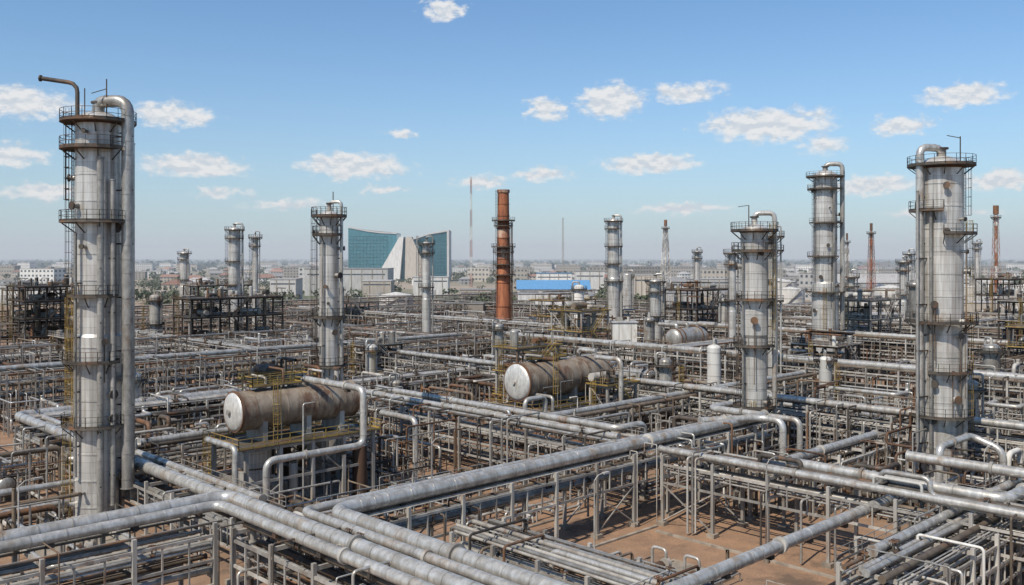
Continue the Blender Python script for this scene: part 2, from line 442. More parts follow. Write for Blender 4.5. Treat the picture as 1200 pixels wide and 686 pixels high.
def exchanger(u, v, z, L, r, axis='u', mat='clad', name='heat_exchanger'):
    a = Asset(name, G(u, v)); m = a['shell']; d, o = (AU, AV) if axis == 'u' else (AV, AU)
    c = G(u, v, z); m.cyl(c-d*L/2, c+d*L/2, r, mat, 18, tint=.5); m.dome(c+d*L/2, d, r, r*.45, mat, 18); m.dome(c-d*L/2, -d, r, r*.45, mat, 18)
    for q in (-.5, -.36, .3, .5): m.disc_band(c+d*L*q, d, r*1.09, .14, 'rusty', 18)
    for q in (-.28, .28):
        zt = z-r*.6
        a['saddle'].box(c+d*L*q-ZZ*(z-zt/2), .5, r*1.5, zt, 'concrete' if z < 3 else 'steel', d, o)
    for q in (-.4, 0, .38):
        pipe(a['nozzle'], [c+d*L*q+ZZ*r*.9, c+d*L*q+ZZ*(r+.9), c+d*L*q+ZZ*(r+.9)+o*r*2.2*R.choice((-1, 1)), ], r*.18+.05, 'clad', None, 8)
    return a.done()
def vessel(u, v, r, h, z0=2., plat=True, mat='clad', name='vertical_vessel', det=True, world=False):
    x, y, _ = G(u, v) if not world else (u, v, 0)
    a = Asset(name, (x, y, 0)); m = a['shell']
    for k in range(4):
        t = k*math.pi/2+.6; a['leg'].cyl((x+r*.85*math.cos(t), y+r*.85*math.sin(t), 0), (x+r*.85*math.cos(t), y+r*.85*math.sin(t), z0+r*.4), .14, 'steel', 6)
    m.cyl((x, y, z0), (x, y, h), r, mat, 18, tint=R.random(), caps=False); m.dome((x, y, h), ZZ, r, r*.5, mat, 18); m.dome((x, y, z0), -ZZ, r, r*.5, mat, 18)
    z = z0+1.5
    while z < h: m.cyl((x, y, z), (x, y, z+.1), r*1.03, mat, 18, tint=R.random()*.6); z += 2.2
    m.cyl((x, y, h+r*.4), (x, y, h+r*.5+.8), .25, 'steel', 8)
    if plat:
        zz = h-R.uniform(.2, 1); a0 = R.uniform(0, 360); ring_platform(a['platform'], (x, y), zz, r+.03, r+1., a0, a0+R.choice((200, 300, 360)))
        if h > 12: ring_platform(a['platform'], (x, y), h*.55, r+.03, r+1., a0+60, a0+230)
        ladder(a['ladder'], (x, y), a0+40, r+1., .2, zz, True, R.choice(('yellow_paint', 'steel_dark')))
    if det:
        an = R.uniform(0, 360); drop_pipe(a['piping'], (x, y), an, r+.5, h+r*.5+.9, .8, max(.12, r*.16), True, 'clad', 0, 0, h+r*.4)
    return a.done()
def structure(u, v, nu, nv, bay, levels, seed=0, dark=True, name='steel_structure', fill=True, world=False, rail=None):
    if world: u, v = toG(u, v)
    rr = random.Random(seed); a = Asset(name, G(u, v)); m = a['frame']; pm = 'steel_dark' if dark else 'steel'
    U = [u+(i-nu/2)*bay for i in range(nu+1)]; V_ = [v+(i-nv/2)*bay for i in range(nv+1)]; zt = levels[-1]
    rail = rail or rr.choice(('steel_dark', 'yellow_paint', 'steel'))
    for x in U:
        for y in V_: m.box(G(x, y, zt/2), .35, .35, zt, pm)
    for li, z in enumerate(levels):
        for x in U: m.box(G(x, v, z-.2), .2, nv*bay-.36, .35, pm)
        for y in V_: m.box(G(u, y, z-.22), nu*bay-.36, .2, .33, pm)
        a['deck'].box(G(u, v, z+.03), nu*bay+1.2, nv*bay+1.2, .1, 'grating')
        A_, B_ = nu*bay/2+.55, nv*bay/2+.55
        railing(a['handrail'], [G(u-A_, v-B_, z+.08), G(u+A_, v-B_, z+.08), G(u+A_, v+B_, z+.08), G(u-A_, v+B_, z+.08), G(u-A_, v-B_, z+.08)], rail)
        zp = levels[li-1] if li else 0
        for x0, x1 in zip(U[:-1], U[1:]):
            if rr.random() < .5: m.beam(G(x0, V_[0], zp), G(x1, V_[0], z-.4), .14, .14, pm)
            if rr.random() < .5: m.beam(G(x1, V_[0]-.01, zp), G(x0, V_[0]-.01, z-.4), .14, .14, pm)
        for y0, y1 in zip(V_[:-1], V_[1:]):
            if rr.random() < .5: m.beam(G(U[0], y0, zp), G(U[0], y1, z-.4), .14, .14, pm)
    if fill:
        f = a['equipment']
        for li, z in enumerate([0]+list(levels)):
            hmax = (levels[li]-z-1) if li < len(levels) else 3
            for k in range(int(nu*nv*1.6)+1):
                x = rr.uniform(U[0]+.8, U[-1]-.8); y = rr.uniform(V_[0]+.8, V_[-1]-.8); rd = rr.uniform(.3, 1.1)
                if rr.random() < .5:
                    h = rr.uniform(1, hmax); f.cyl(G(x, y, z+.1), G(x, y, z+.1+h), rd*.7, rr.choice(PM), 12); f.dome(G(x, y, z+.1+h), ZZ, rd*.7, rd*.3, 'clad', 12, 3)
                else:
                    L = rr.uniform(2, 5); d = AU if rr.random() < .5 else AV; c = G(x, y, z+rd+.3)
                    f.cyl(c-d*L/2, c+d*L/2, rd*.7, rr.choice(PM), 12); f.box(c-ZZ*rd*.6, .8, .8, rd, 'steel')
            for k in range(6):
                x = rr.choice(U)+.4; y = rr.uniform(V_[0], V_[-1]); r = rr.choice((.08, .12, .18))
                pipe(f, [G(x, V_[0]-.8, z+hmax*.8), G(x, y, z+hmax*.8), G(x, y, z+.2)], r, rr.choice(PM), None, 6)
    ladder(a['ladder'], G(U[0]-.4, (V_[0]+V_[-1])/2)[:2], 180+46, .4, .2, zt+1, True, 'yellow_paint')
    st = a['stair']; z0 = 0
    for li, z in enumerate(levels):
        sgn = 1 if li % 2 == 0 else -1; xa = u-sgn*2.4; xb = u+sgn*2.4; y = V_[0]-1.3
        for w in (-.4, .4):
            st.beam(G(xa, y+w, z0+.1), G(xb, y+w, z), .06, .25, rail); st.cyl(G(xa, y+w, z0+1.1), G(xb, y+w, z+1.), .035, rail, 4)
        for q in range(1, 12): st.box(G(xa+(xb-xa)*q/12, y, z0+(z-z0)*q/12), .28, .76, .04, 'grating')
        z0 = z
    return a.done()
def storage_tank(x, y, r, h, mat='white_paint', name='storage_tank'):
    a = Asset(name, (x, y, 0)); m = a['shell']
    m.cyl((x, y, 0), (x, y, h), r, mat, 36, tint=.5, caps=False); m.cyl((x, y, h), (x, y, h+r*.18), r*1.01, mat, 36, r1=.3, tint=.7, caps=False)
    for z in (h*.33, h*.66, h-.1): m.cyl((x, y, z), (x, y, z+.25), r*1.012, 'steel', 36)
    railing(a['handrail'], [(x+r*math.cos(t), y+r*math.sin(t), h) for t in np.linspace(0, 2*math.pi, 25)], 'steel', step=2.5)
    st = []
    for q in range(20):
        t = math.radians(200+q*5); st.append(np.array((x+(r+.5)*math.cos(t), y+(r+.5)*math.sin(t), h*q/19)))
    for p, q in zip(st[:-1], st[1:]): a['stair'].beam(p, q, .8, .1, 'steel'); a['stair'].cyl(p+ZZ, q+ZZ, .05, 'steel', 4)
    return a.done()
def lattice(name, x, y, h, w0, w1, colors=('tower_red', 'white_paint'), panels=12, flare=None, t=.12):
    a = Asset(name, (x, y, 0)); m = a['frame']; prev = None
    for i in range(panels+1):
        z = h*i/panels; w = w0+(w1-w0)*i/panels
        cur = [np.array((x+sx*w/2, y+sy*w/2, z)) for sx, sy in ((-1, -1), (1, -1), (1, 1), (-1, 1))]
        if prev:
            c = colors[(i*7//panels) % len(colors)]
            for k in range(4):
                j = (k+1) % 4
                m.beam(prev[k], cur[k], t*1.5, t*1.5, c); m.beam(cur[k], cur[j], t, t, c)
                m.beam(prev[k], cur[j], t*.8, t*.8, c); m.beam(prev[j], cur[k], t*.8, t*.8, c)
        prev = cur
    if flare:
        r, ms_ = flare; ms_ = ms_ if isinstance(ms_, tuple) else (ms_,)
        for q in range(8): a['flare_pipe'].cyl((x, y, (h+2)*q/8), (x, y, (h+2)*(q+1)/8), r, ms_[q % len(ms_)], 12, caps=(q == 7))
        a['flare_tip'].cyl((x, y, h+1), (x, y, h+5), r*1.5, 'rusty', 12)
        ring_platform(a['platform'], (x, y), h-.5, r+.1, w1*.9+.8)
    return a.done()

# ------------------------------------------------------------------ ground
g = M(); S = 45000
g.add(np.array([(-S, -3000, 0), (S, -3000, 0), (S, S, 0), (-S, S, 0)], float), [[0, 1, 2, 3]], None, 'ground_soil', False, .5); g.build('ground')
def pad(u0, u1, v0, v1, name='concrete_paving', z=.06, mat='concrete', kerb=True):
    a = Asset(name, G((u0+u1)/2, (v0+v1)/2)); a['slab'].box(G((u0+u1)/2, (v0+v1)/2, z/2), u1-u0, v1-v0, z, mat)
    if kerb:
        w = .25; kz = .2
        for (cu, cv, su, sv) in (((u0+u1)/2, v0-w/2, u1-u0+2*w, w), ((u0+u1)/2, v1+w/2, u1-u0+2*w, w), (u0-w/2, (v0+v1)/2, w, v1-v0), (u1+w/2, (v0+v1)/2, w, v1-v0)):
            a['kerb'].box(G(cu, cv, kz/2), su, sv, kz, 'concrete', tint=1.)
    return a.done()
pad(88, 119, 92, 106); pad(45, 70, 88, 104); pad(104, 118, 56, 60.5); pad(64, 70, 45, 51); pad(100, 120, 38, 48); pad(28, 37, 88, 104); pad(43, 49, 42, 56)
pad(88, 118, 12, 24); pad(127, 160, 60, 100); pad(127, 160, 110, 165); pad(46, 78, 116, 132)
ro = Asset('service_road', G(19, 120)); ro['carriageway'].box(G(19, 120, .02), 7, 170, .04, 'asphalt')
for s_ in (-3.7, 3.7): ro['kerb'].box(G(19+s_, 120, .07), .25, 170, .14, 'concrete', tint=1.)
for q in range(24): ro['road_marking'].box(G(19, 37+q*7, .046), .14, 3, .008, 'paint_line')
ro.done()
dr = M()
for (u0, v0, u1, v1) in ((44, 59, 78, 59), (61.5, 38, 61.5, 59), (76.5, 20, 76.5, 58), (44, 75.5, 78, 75.5), (24, 80, 24, 120), (58, 68, 77, 68)):
    dr.beam(G(u0, v0, .08), G(u1, v1, .08), .35, .2, 'concrete')
dr.build('drain_kerb')

# ------------------------------------------------------------------ main columns
c = (-42.8, 95.8)
a = column('distillation_column', *c, [(0, 20, 2.35), (20.3, 42.0, 2.2)],
    [(42.1, 1.5, 0, 360), (39.3, 1.5, 110, 330), (31.8, 1.5, 150, 350), (31.6, 1.0, 20, 110), (24.2, 1., 230, 330), (17.5, 1.1, 200, 330), (11, 1.2, 180, 350)],
    [(205, 31.8, 43.3, 'steel_dark'), (188, 24.2, 39.8, 'steel_dark'), (232, 11, 25, 'yellow_paint'), (215, .5, 11.8, 'yellow_paint'), (186, 31.8, 42.3, 'steel_dark'), (190, 11, 24, 'yellow_paint')])
drop_pipe(a['overhead_pipe'], c, -14, 3.5, 44.2, 4.5, .62, True, 'clad', 0, 2.6, 42.5)
drop_pipe(a['side_pipe'], c, -62, 2.75, 38.2, 2, .34, False)
drop_pipe(a['side_pipe'], c, -38, 2.9, 36, 3, .24, False)
drop_pipe(a['side_pipe'], c, 290-45, 2.8, 30.5, 6, .16, False)
drop_pipe(a['side_pipe'], c, 20, 3.2, 40, 3, .3, False)
pipe(a['vent_pipe'], [(c[0]-1.7, c[1]-1, 42.2), (c[0]-1.7, c[1]-1, 45.9), (c[0]-5.3, c[1]-1.2, 46.4)], .22, 'steel_dark', .9)
a['vent_pipe'].cyl((c[0]-5.3, c[1]-1.2, 46.4), (c[0]-5.45, c[1]-1.2, 46.42), .34, 'steel_dark', 10)
a['davit'].cyl((c[0]+1.2, c[1]-.8, 42.4), (c[0]+1.2, c[1]-.8, 46.4), .07, 'steel_dark', 6); a['davit'].beam((c[0]+1.2, c[1]-.8, 45.4), (c[0]+0, c[1]-1.6, 44.8), .08, .08, 'steel_dark')
a['davit'].cyl((c[0]-.4, c[1]-2.2, 42.4), (c[0]-.4, c[1]-2.2, 45.2), .06, 'steel_dark', 6)
a.done()

c = (-23.3, 118.0)
a = column('distillation_column', *c, [(0, 11.6, 1.75), (12.2, 33.4, 1.25)],
    [(33.4, 1.0, 0, 360), (31, .9, 100, 330), (20.6, .9, 180, 350), (14.4, 1.0, 170, 360), (11.5, 1.1, 0, 360)],
    [(200, 11.5, 34.2, 'steel_dark'), (235, .5, 12.3, 'yellow_paint')])
drop_pipe(a['overhead_pipe'], c, -15, 1.7, 35.2, 3, .22, True, 'clad', 0, 0, 33.6)
drop_pipe(a['side_pipe'], c, 250, 1.6, 30, 3, .13, False)
a['davit'].cyl((c[0]+.5, c[1], 33.4), (c[0]+.5, c[1], 36.5), .07, 'steel_dark', 6)
a.done()

c = (32.2, 123)
a = column('distillation_column', *c, [(0, 17.5, 1.62), (17.9, 31.6, 1.8)],
    [(31.7, 1.3, 0, 360), (29.0, 1.2, 120, 320), (22.6, 1.0, 200, 350), (16.5, 1.1, 150, 330), (8.5, 1.2, 120, 350), (4, 1.3, 120, 360)],
    [(330, 16.5, 32.6, 'yellow_paint'), (200, 4, 17.3, 'steel_dark'), (250, .5, 9.3, 'yellow_paint')])
drop_pipe(a['overhead_pipe'], c, -10, 2.6, 34, 5, .32, True, 'clad', 0, 2.5, 31.9)
drop_pipe(a['side_pipe'], c, 215, 2.25, 30, 3, .14, False)
a['davit'].cyl((c[0]-1, c[1]-1, 31.7), (c[0]-1, c[1]-1, 35), .07, 'steel_dark', 6)
a['davit'].beam((c[0]-1, c[1]-1, 35), (c[0]-2.4, c[1]-1, 34.8), .08, .08, 'steel_dark')
a.done()

c = (75.1, 222)
a = column('distillation_column', *c, [(0, 22, 3.1), (22.5, 47.6, 2.75)],
    [(47.6, 1.7, 0, 360), (44.6, 1.4, 120, 330), (36.5, 1.4, 190, 350), (28.5, 1.4, 120, 300), (20, 1.5, 160, 350), (11, 1.5, 180, 350)],
    [(200, 20, 48.5, 'steel_dark'), (250, .5, 21, 'yellow_paint')])
drop_pipe(a['overhead_pipe'], c, -12, 3.9, 50.6, 5, .55, True, 'clad', 0, 0, 47.8)
drop_pipe(a['side_pipe'], c, 290, 3.2, 44, 5, .3, False)
a.done()

c = (51.8, 111.7)
a = column('distillation_column', *c, [(0, 20.2, 2.25), (20.7, 39.0, 2.45)],
    [(39.2, 1.4, 0, 360), (33.8, 1.2, 120, 250), (31, 1.5, 250, 400), (20.4, 1.6, 150, 350), (20.4, 1.1, 350, 420), (14.5, 1.2, 220, 360), (9.2, 1.4, 180, 360), (4.4, 1.4, 170, 380)],
    [(345, 20.4, 32.6, 'yellow_paint'), (338, 4.4, 21.2, 'yellow_paint'), (355, 31, 40.1, 'steel_dark')])
drop_pipe(a['overhead_pipe'], c, 197, 3.15, 41.3, 4.8, .45, True, 'clad', 0, 2.5, 39.2)
drop_pipe(a['side_pipe'], c, 222, 2.85, 34, 3, .2, False)
drop_pipe(a['side_pipe'], c, 205, 4., 36, 3, .16, False)
drop_pipe(a['side_pipe'], c, 310, 2.8, 19, 3, .3, False)
a['davit'].cyl((c[0]+1.8, c[1]-1, 39.2), (c[0]+1.8, c[1]-1, 42.6), .07, 'steel_dark', 6)
a['davit'].beam((c[0]+1.8, c[1]-1, 42.4), (c[0]+.2, c[1]-1, 42.7), .08, .08, 'steel_dark')
a.done()

def far_column(x, y, h, r, pl=3, name='distillation_column', mat='clad_column'):
    P = [(h-.3, 1.3, 0, 360)]+[(h-3-i*(h*.6/pl), 1.2, R.uniform(100, 200), R.uniform(300, 380)) for i in range(pl)]
    a = column(name, x, y, [(0, h*.5, r*1.1), (h*.5+.4, h-.3, r)], P, [(200, 2, h, 'steel_dark')], n=18, nozz=False, mat=mat)
    drop_pipe(a['overhead_pipe'], (x, y), R.uniform(-30, 10), r+.6, h+1.8, 4, max(.16, r*.18), True, 'clad', 0, 0, h)
    a.done()
far_column(50.6, 180, 32.5, 1.0, 2); far_column(36.2, 330, 41.5, 2.1, 4); far_column(-89.9, 300, 37.5, 1.9, 3)
far_column(-84.0, 303, 35, .95, 1); far_column(-24.5, 265, 32.5, 1.2, 2); far_column(38.7, 250, 22, 1.6, 2)
far_column(-148.6, 420, 30.5, 1.9, 2); far_column(54.7, 230, 29.5, .9, 2); far_column(80, 400, 31, 1.1, 1); far_column(226, 450, 35.5, 1.1, 1)
far_column(131, 310, 27, 1.2, 2); far_column(163, 380, 30, 1.3, 2); far_column(96, 262, 23, 1.0, 2)

# rust-coloured stack
x, y = -2.9, 313
a = Asset('chimney_stack', (x, y, 0)); zz = [0, 12, 20, 25, 28, 31.5, 35, 38.2, 42.5, 46.5, 51]; a['foundation'].cyl((x, y, 0), (x, y, 1.5), 4, 'concrete', 12)
for i in range(len(zz)-1):
    ra = 2.75-.9*zz[i]/51; rb = 2.75-.9*zz[i+1]/51
    a['flue'].cyl((x, y, zz[i]), (x, y, zz[i+1]), ra, 'stack_red' if i not in (4, 6) else 'stack_white', 24, r1=rb, caps=(i == 9), tint=R.random()*.9+.1)
    a['flue'].cyl((x, y, zz[i+1]-.3), (x, y, zz[i+1]), rb*1.06, 'stack_red', 24, tint=.1)
a['flue'].cyl((x, y, 50.2), (x, y, 51.2), 2.15, 'stack_white', 24)
for z, w in ((40.8, 1.9), (39.0, 1.2), (31.9, 1.9), (30.1, 1.4), (26, 1.3), (22.5, 1.6)): ring_platform(a['platform'], (x, y), z, 2.75-.9*z/51, 2.75-.9*z/51+w, 0, 360, 'grating', 'steel_dark')
ladder(a['ladder'], (x, y), 215, 2.2, 1, 51, True, 'steel_dark'); ladder(a['ladder'], (x, y), 330, 2.4, 1, 40, True, 'rusty')
for an in (20, 100, 200, 290):
    t = math.radians(an); a['brace'].cyl((x+3.6*math.cos(t), y+3.6*math.sin(t), 22.5), (x+3.4*math.cos(t), y+3.4*math.sin(t), 33), .09, 'steel_dark', 5)
pipe(a['riser_pipe'], [(x+2.9, y-.8, 1), (x+2.9, y-.8, 40)], .22, 'rusty'); a.done()

lattice('radio_mast', -39.8, 900, 107, 2.2, 1.2, panels=40, t=.18)
lattice('radio_mast', 55, 1000, 72, 2.2, 1.2, panels=28, t=.15, colors=('steel',))
lattice('flare_tower', 99.5, 600, 48, 7.5, 2.2, ('white_paint', 'steel'), 12, (.7, 'white_paint'), .2)
lattice('flare_tower', 194, 500, 42, 4.2, 1.8, ('tower_red', 'rusty'), 12, (.5, ('stack_red', 'stack_white')), .12)
lattice('flare_tower', 219.5, 420, 47, 3.6, 1.6, ('steel', 'tower_red'), 14, (.8, ('stack_red', 'white_paint')), .1)
lattice('flare_tower', 199, 550, 38, 3, 1.4, ('steel', 'white_paint'), 10, (.4, 'steel'), .15)
lattice('radio_mast', -92, 900, 50, 2.2, 1.6, panels=20, t=.16, colors=('steel',))

# ------------------------------------------------------------------ horizontal drums on structures
def big_drum(name, u, v, z, L, r, deck, seed, rail='yellow_paint', capm='drum_head'):
    a = Asset(name, G(u+L/2, v)); m = a['shell']; c0 = G(u, v, z); c1 = G(u+L, v, z)
    m.cyl(c0, c1, r, 'drum_clad', 32, tint=.5, caps=False); m.dome(c0-AU*.15, -AU, r*.97, r*.22, capm, 32, 6, .75); m.dome(c1, AU, r, r*.4, 'drum_clad', 32)
    m.cyl(c0-AU*.2, c0+AU*.12, r*1.035, 'rusty', 32, tint=.6)
    m.cyl(c0-AU*(.1+r*.22), c0-AU*(.4+r*.22), .3, 'steel', 12)
    q = 1.6
    while q < L: m.cyl(c0+AU*q, c0+AU*(q+.12), r*1.02, 'drum_clad', 32, tint=R.random()); q += 1.9
    for f in (.18, .55, .85): a['saddle'].box(c0+AU*L*f-ZZ*((z-deck)/2+r*.22), .6, r*1.7, z-deck-r*.45, 'steel')
    fr = a['frame']; nb = 4; w = r+1.5
    for i in range(nb+1):
        uu = u-.6+(L+1.4)*i/nb
        for s in (-w, w): fr.box(G(uu, v+s, deck/2), .4, .4, deck, 'steel'); fr.box(G(uu, v+s, .25), 1.1, 1.1, .5, 'concrete')
        fr.box(G(uu, v, deck-.25), .25, 2*w-.41, .4, 'steel'); fr.box(G(uu, v, deck*.5), .2, 2*w-.41, .3, 'steel')
    for s in (-w, w):
        for zz in (deck-.28, deck*.5-.02): fr.box(G(u+L/2, v+s, zz), L+2, .2, .3, 'steel')
        fr.beam(G(u-.6, v+s, .5), G(u+L/4, v+s, deck*.5-.3), .15, .15, 'steel'); fr.beam(G(u+L*.75, v+s, deck*.5), G(u+L*.5, v+s, deck-.5), .15, .15, 'steel')
    a['deck'].box(G(u+L/2, v, deck), L+3.6, 2*w+1, .12, 'grating')
    A0, A1, B = u-1.7, u+L+1.7, w+.45
    railing(a['handrail'], [G(A0, v-B, deck+.06), G(A1, v-B, deck+.06), G(A1, v+B, deck+.06), G(A0, v+B, deck+.06), G(A0, v-B, deck+.06)], rail, r=.045)
    a['deck'].box(G(u+L*.32, v, z+r+.35), L*.42, 1.8, .1, 'grating')
    railing(a['handrail'], [G(u+L*.11, v-.85, z+r+.4), G(u+L*.53, v-.85, z+r+.4), G(u+L*.53, v+.85, z+r+.4), G(u+L*.11, v+.85, z+r+.4), G(u+L*.11, v-.85, z+r+.4)], rail, r=.045)
    lp = G(u+L*.22, v-r-.5); ladder(a['ladder'], lp[:2], -44, 0, deck, z+r+1.4, True, rail)
    lp = G(u-1.9, v+1.5); ladder(a['ladder'], lp[:2], 226, 0, .2, deck+1.1, True, rail)
    rr = random.Random(seed)
    for f in (.08, .25, .4, .62, .72, .88):
        p = c0+AU*L*f+ZZ*r*.95; h = rr.uniform(.6, 2.2); s = rr.choice((.14, .2, .3))
        m2 = a['piping']
        if rr.random() < .7: pipe(m2, [p, p+ZZ*h, p+ZZ*h+AV*(r+.8)*rr.choice((-1, 1)), ], s, rr.choice(('clad', 'rusty', 'steel')), None, 8)
        else: m2.cyl(p, p+ZZ*h, s, 'steel', 10); m2.cyl(p+ZZ*h, p+ZZ*(h+.15), s*1.6, 'rusty', 10)
        valve(m2, p+ZZ*.5, s*.7)
    for k in range(14):
        uu = rr.uniform(u+1, u+L); vv = v+rr.choice((-1, 1))*rr.uniform(r+.3, w+.8); z2 = rr.uniform(deck+.5, z+r*.4)
        pipe(a['piping'], [G(uu, vv, .2), G(uu, vv, z2), G(uu+rr.uniform(-3, 3), vv, z2)], rr.choice((.07, .1, .16)), rr.choice(PM), None, 8)
    for k in range(12):
        uu = rr.uniform(u, u+L); vv = v+rr.uniform(-w, w); q = rr.uniform(.3, .9); h = rr.uniform(1, deck*.8)
        a['equipment'].cyl(G(uu, vv, .1), G(uu, vv, h), q, rr.choice(PM), 14); a['equipment'].dome(G(uu, vv, h), ZZ, q, q*.4, 'clad', 14, 3)
    return a
a = big_drum('horizontal_drum', 48.9, 94.6, 11.1, 15, 2.2, 7.6, 4)
a['vertical_drum'].cyl((-29.3, 104.2, 0), (-29.3, 104.2, 7.3), 2.15, 'clad_column', 28, tint=.6); a['vertical_drum'].cyl((-29.3, 104.2, .1), (-29.3, 104.2, .5), 2.5, 'concrete', 20)
for z in (2.3, 4.6, 6.9): a['vertical_drum'].cyl((-29.3, 104.2, z), (-29.3, 104.2, z+.15), 2.22, 'rusty', 28)
a.done()
big_drum('horizontal_drum', 97.9, 100.1, 9.3, 19, 2.85, 5.4, 9).done()
structure(112, 112, 2, 1, 5, (5, 9, 13), 3, False, rail='yellow_paint')
structure(112, 93.2, 2, 1, 3.4, (4.5, 8.5), 8, False, rail='yellow_paint')
structure(60, 104, 2, 1, 4, (5, 9.5, 13), 5, True, rail='yellow_paint')

# ------------------------------------------------------------------ pipe racks
rack('u', 2, 33, 67, 73, (7.5, 5.6, 3.7), seed=1)
rack('u', 41, 106, 60.8, 65.2, (7.3, 5.2), seed=2, density=.65, rmax=.22)
rack('v', 26, 66, 34, 40.5, (7.1, 5.2, 3.4), seed=3, rmax=.25)
rack('v', 24, 59, 50, 56, (5.0, 3.6, 2.2), seed=4, density=.97, spacing=5, rmax=.22, mats=PSILVER)
rack('v', 22, 59, 79, 84.5, (7.1, 5.2), seed=5, density=.65, rmax=.22)
rack('v', 67, 135, 79, 86, (7.1, 5.2, 3.4), seed=55, density=.65)
rack('u', 63, 135, 26, 31.5, (6, 4.4, 2.8), seed=6, density=.9, spacing=5, rmax=.2, mats=PSILVER)
rack('u', 87, 160, 49.5, 53.5, (5.6, 3.8), seed=7)
rack('u', 41, 162, 135, 142, (6, 4.4, 2.8), seed=8)
rack('v', 74, 134, 38, 43, (5.5, 3.8), seed=9, density=.6)
rack('u', 44, 77, 109, 113, (5.2, 3.6), seed=10)
rack('v', 5, 172, 120, 127, (7.2, 5.4, 3.6, 1.8), seed=11, density=.8)
rack('u', 87, 160, 84, 88.5, (6.2, 4.4, 2.6), seed=12, density=.7)
rack('u', 18, 160, 173, 180, (8, 6.1, 4.2, 2.3), seed=13, density=.9)
rack('v', 5, 182, 162, 170, (8, 6.1, 4.2, 2.3), seed=14, density=.9)
rack('u', 90, 200, 12, 18, (7, 5.2, 3.4), seed=15)
rack('v', 182, 330, 194, 201, (8, 6, 4), seed=16)
rack('u', 172, 300, 120, 126, (8, 6, 4), seed=17)
rack('u', 172, 330, 60, 66, (8, 6, 4), seed=18)
rack('v', 0, 170, 215, 222, (9, 7, 5, 3), seed=19)
rack('u', 40, 190, 222, 228, (8, 6, 4), seed=20)
rack('v', 184, 300, 100, 106, (7.5, 5.5), seed=21)
rack('u', 60, 300, 290, 297, (9, 7, 5), seed=22, detail=0)
rack('v', 20, 330, 262, 269, (9, 7, 5), seed=23, detail=0)
rack('v', 60, 380, 330, 337, (9, 7, 5), seed=24, detail=0)
rack('u', 60, 420, 360, 366, (9, 7, 5), seed=25, detail=0)
rack('u', 270, 460, 190, 196, (9, 7, 5), seed=26, detail=0)
rack('u', 270, 460, 100, 106, (9, 7, 5), seed=27, detail=0)
rack('v', 180, 420, 150, 155, (8, 6), seed=28, detail=0)

# large-bore lines
def line(P, r=.55, z=8.2, mat='clad', bands=2.4, name='large_bore_pipeline', bend=None, tint=.8):
    a = Asset(name, G(P[0][0], P[0][1])); Q = [G(p[0], p[1], p[2] if len(p) > 2 else z) for p in P]
    pipe(a['pipe'], Q, r, mat, bend or r*2.8, 18, bands, tint)
    for p, q in zip(Q[:-1], Q[1:]):
        L = np.linalg.norm(q-p)
        if L > 8 and abs((q-p)[2]) < .1:
            d = (q-p)/L; x = 3.
            while x < L-2:
                c = p+d*x; a['pipe_shoe'].box(c-ZZ*(r+.12), .5, .5, .3, 'steel_dark'); x += 6
            a['flange'].cyl(p+d*L*.37, p+d*(L*.37+.3), r*1.35, 'steel', 18)
    return a.done()
line([(-5, 71.9), (36.6, 71.9), (36.6, 22)], .58)
line([(-5, 69.9), (34.8, 69.9), (34.8, 22)], .42)
line([(104, 61.9), (40.2, 61.9), (40.2, 22)], .6)
line([(99, 63.6), (38.6, 63.6), (38.6, 22)], .36)
line([(104, 61.9, 8.2), (104, 70, 8.2), (118, 70, 8.2)], .45)
line([(80, 60, 7.7), (80, 18, 7.7)], .34); line([(83.6, 47, 7.8), (83.6, 27, 7.8), (95, 27, 7.8), (95, 40, 7.8)], .5)
line([(81.5, 116, 7.8), (81.5, 67, 7.8)], .36); line([(85, 118, 7.9), (85, 70, 7.9), (90, 70, 7.9), (90, 70, 2)], .42)
line([(48, 37, 5.9), (92, 37, 5.9)], .48)
line([(39.6, 74.5, 6.3), (39.6, 139.6, 6.3), (86, 139.6, 6.3)], .6)
line([(42, 76, 6.2), (42, 136.5, 6.2), (110, 136.5, 6.2)], .36)
line([(20, 178.6, 8.7), (156, 178.6, 8.7)], .5); line([(163.5, 175, 8.7), (163.5, 5, 8.7)], .62); line([(166, 175, 8.6), (166, 5, 8.6)], .4)
line([(121.5, 160, 7.8), (121.5, 8, 7.8)], .45); line([(218, 168, 9.6), (218, 2, 9.6)], .6); line([(196, 185, 8.6), (196, 325, 8.6)], .5)
line([(90, 51.3, 6.2), (112, 51.3, 6.2)], .45); line([(66, 30.4, 6.6), (130, 30.4, 6.6)], .36)
line([(45, 111, 5.9), (76, 111, 5.9)], .45); line([(90, 86, 6.8), (158, 86, 6.8)], .45)
line([(20, 100, 5), (36, 100, 5)], .3)
# inverted-U risers seen around the units
line([(46, 82.5, .3), (46, 82.5, 8.0), (57.5, 82.5, 8.0), (57.5, 82.5, 14), (57.5, 91, 14), (57.5, 94.6, 14), (57.5, 94.6, 13)], .36, tint=.85)
line([(72, 92, .3), (72, 92, 7.8), (72, 99, 7.8)], .36); line([(94, 90.6, .3), (94, 90.6, 8.5), (90, 90.6, 8.5), (90, 90.6, .3)], .34)
line([(110, 90, .3), (110, 90, 12.6), (110, 95, 12.6)], .36); line([(93, 64, 8.6), (100, 60, 8.6), (100, 57, 8.6), (100, 57, .3)], .42)
line([(104, 57, .3), (104, 57, 8.2), (104, 61, 8.2)], .36)
line([(103, 40, .3), (103, 40, 7.6), (112, 40, 7.6), (112, 36.5, 6.4), (112, 36.5, .3)], .4)
line([(30, 92, .3), (30, 92, 3.2), (33, 92, 3.2), (33, 92, .3)], .3); line([(28, 96, 2), (28, 104, 2), (36, 104, 2), (36, 104, .3)], .3)
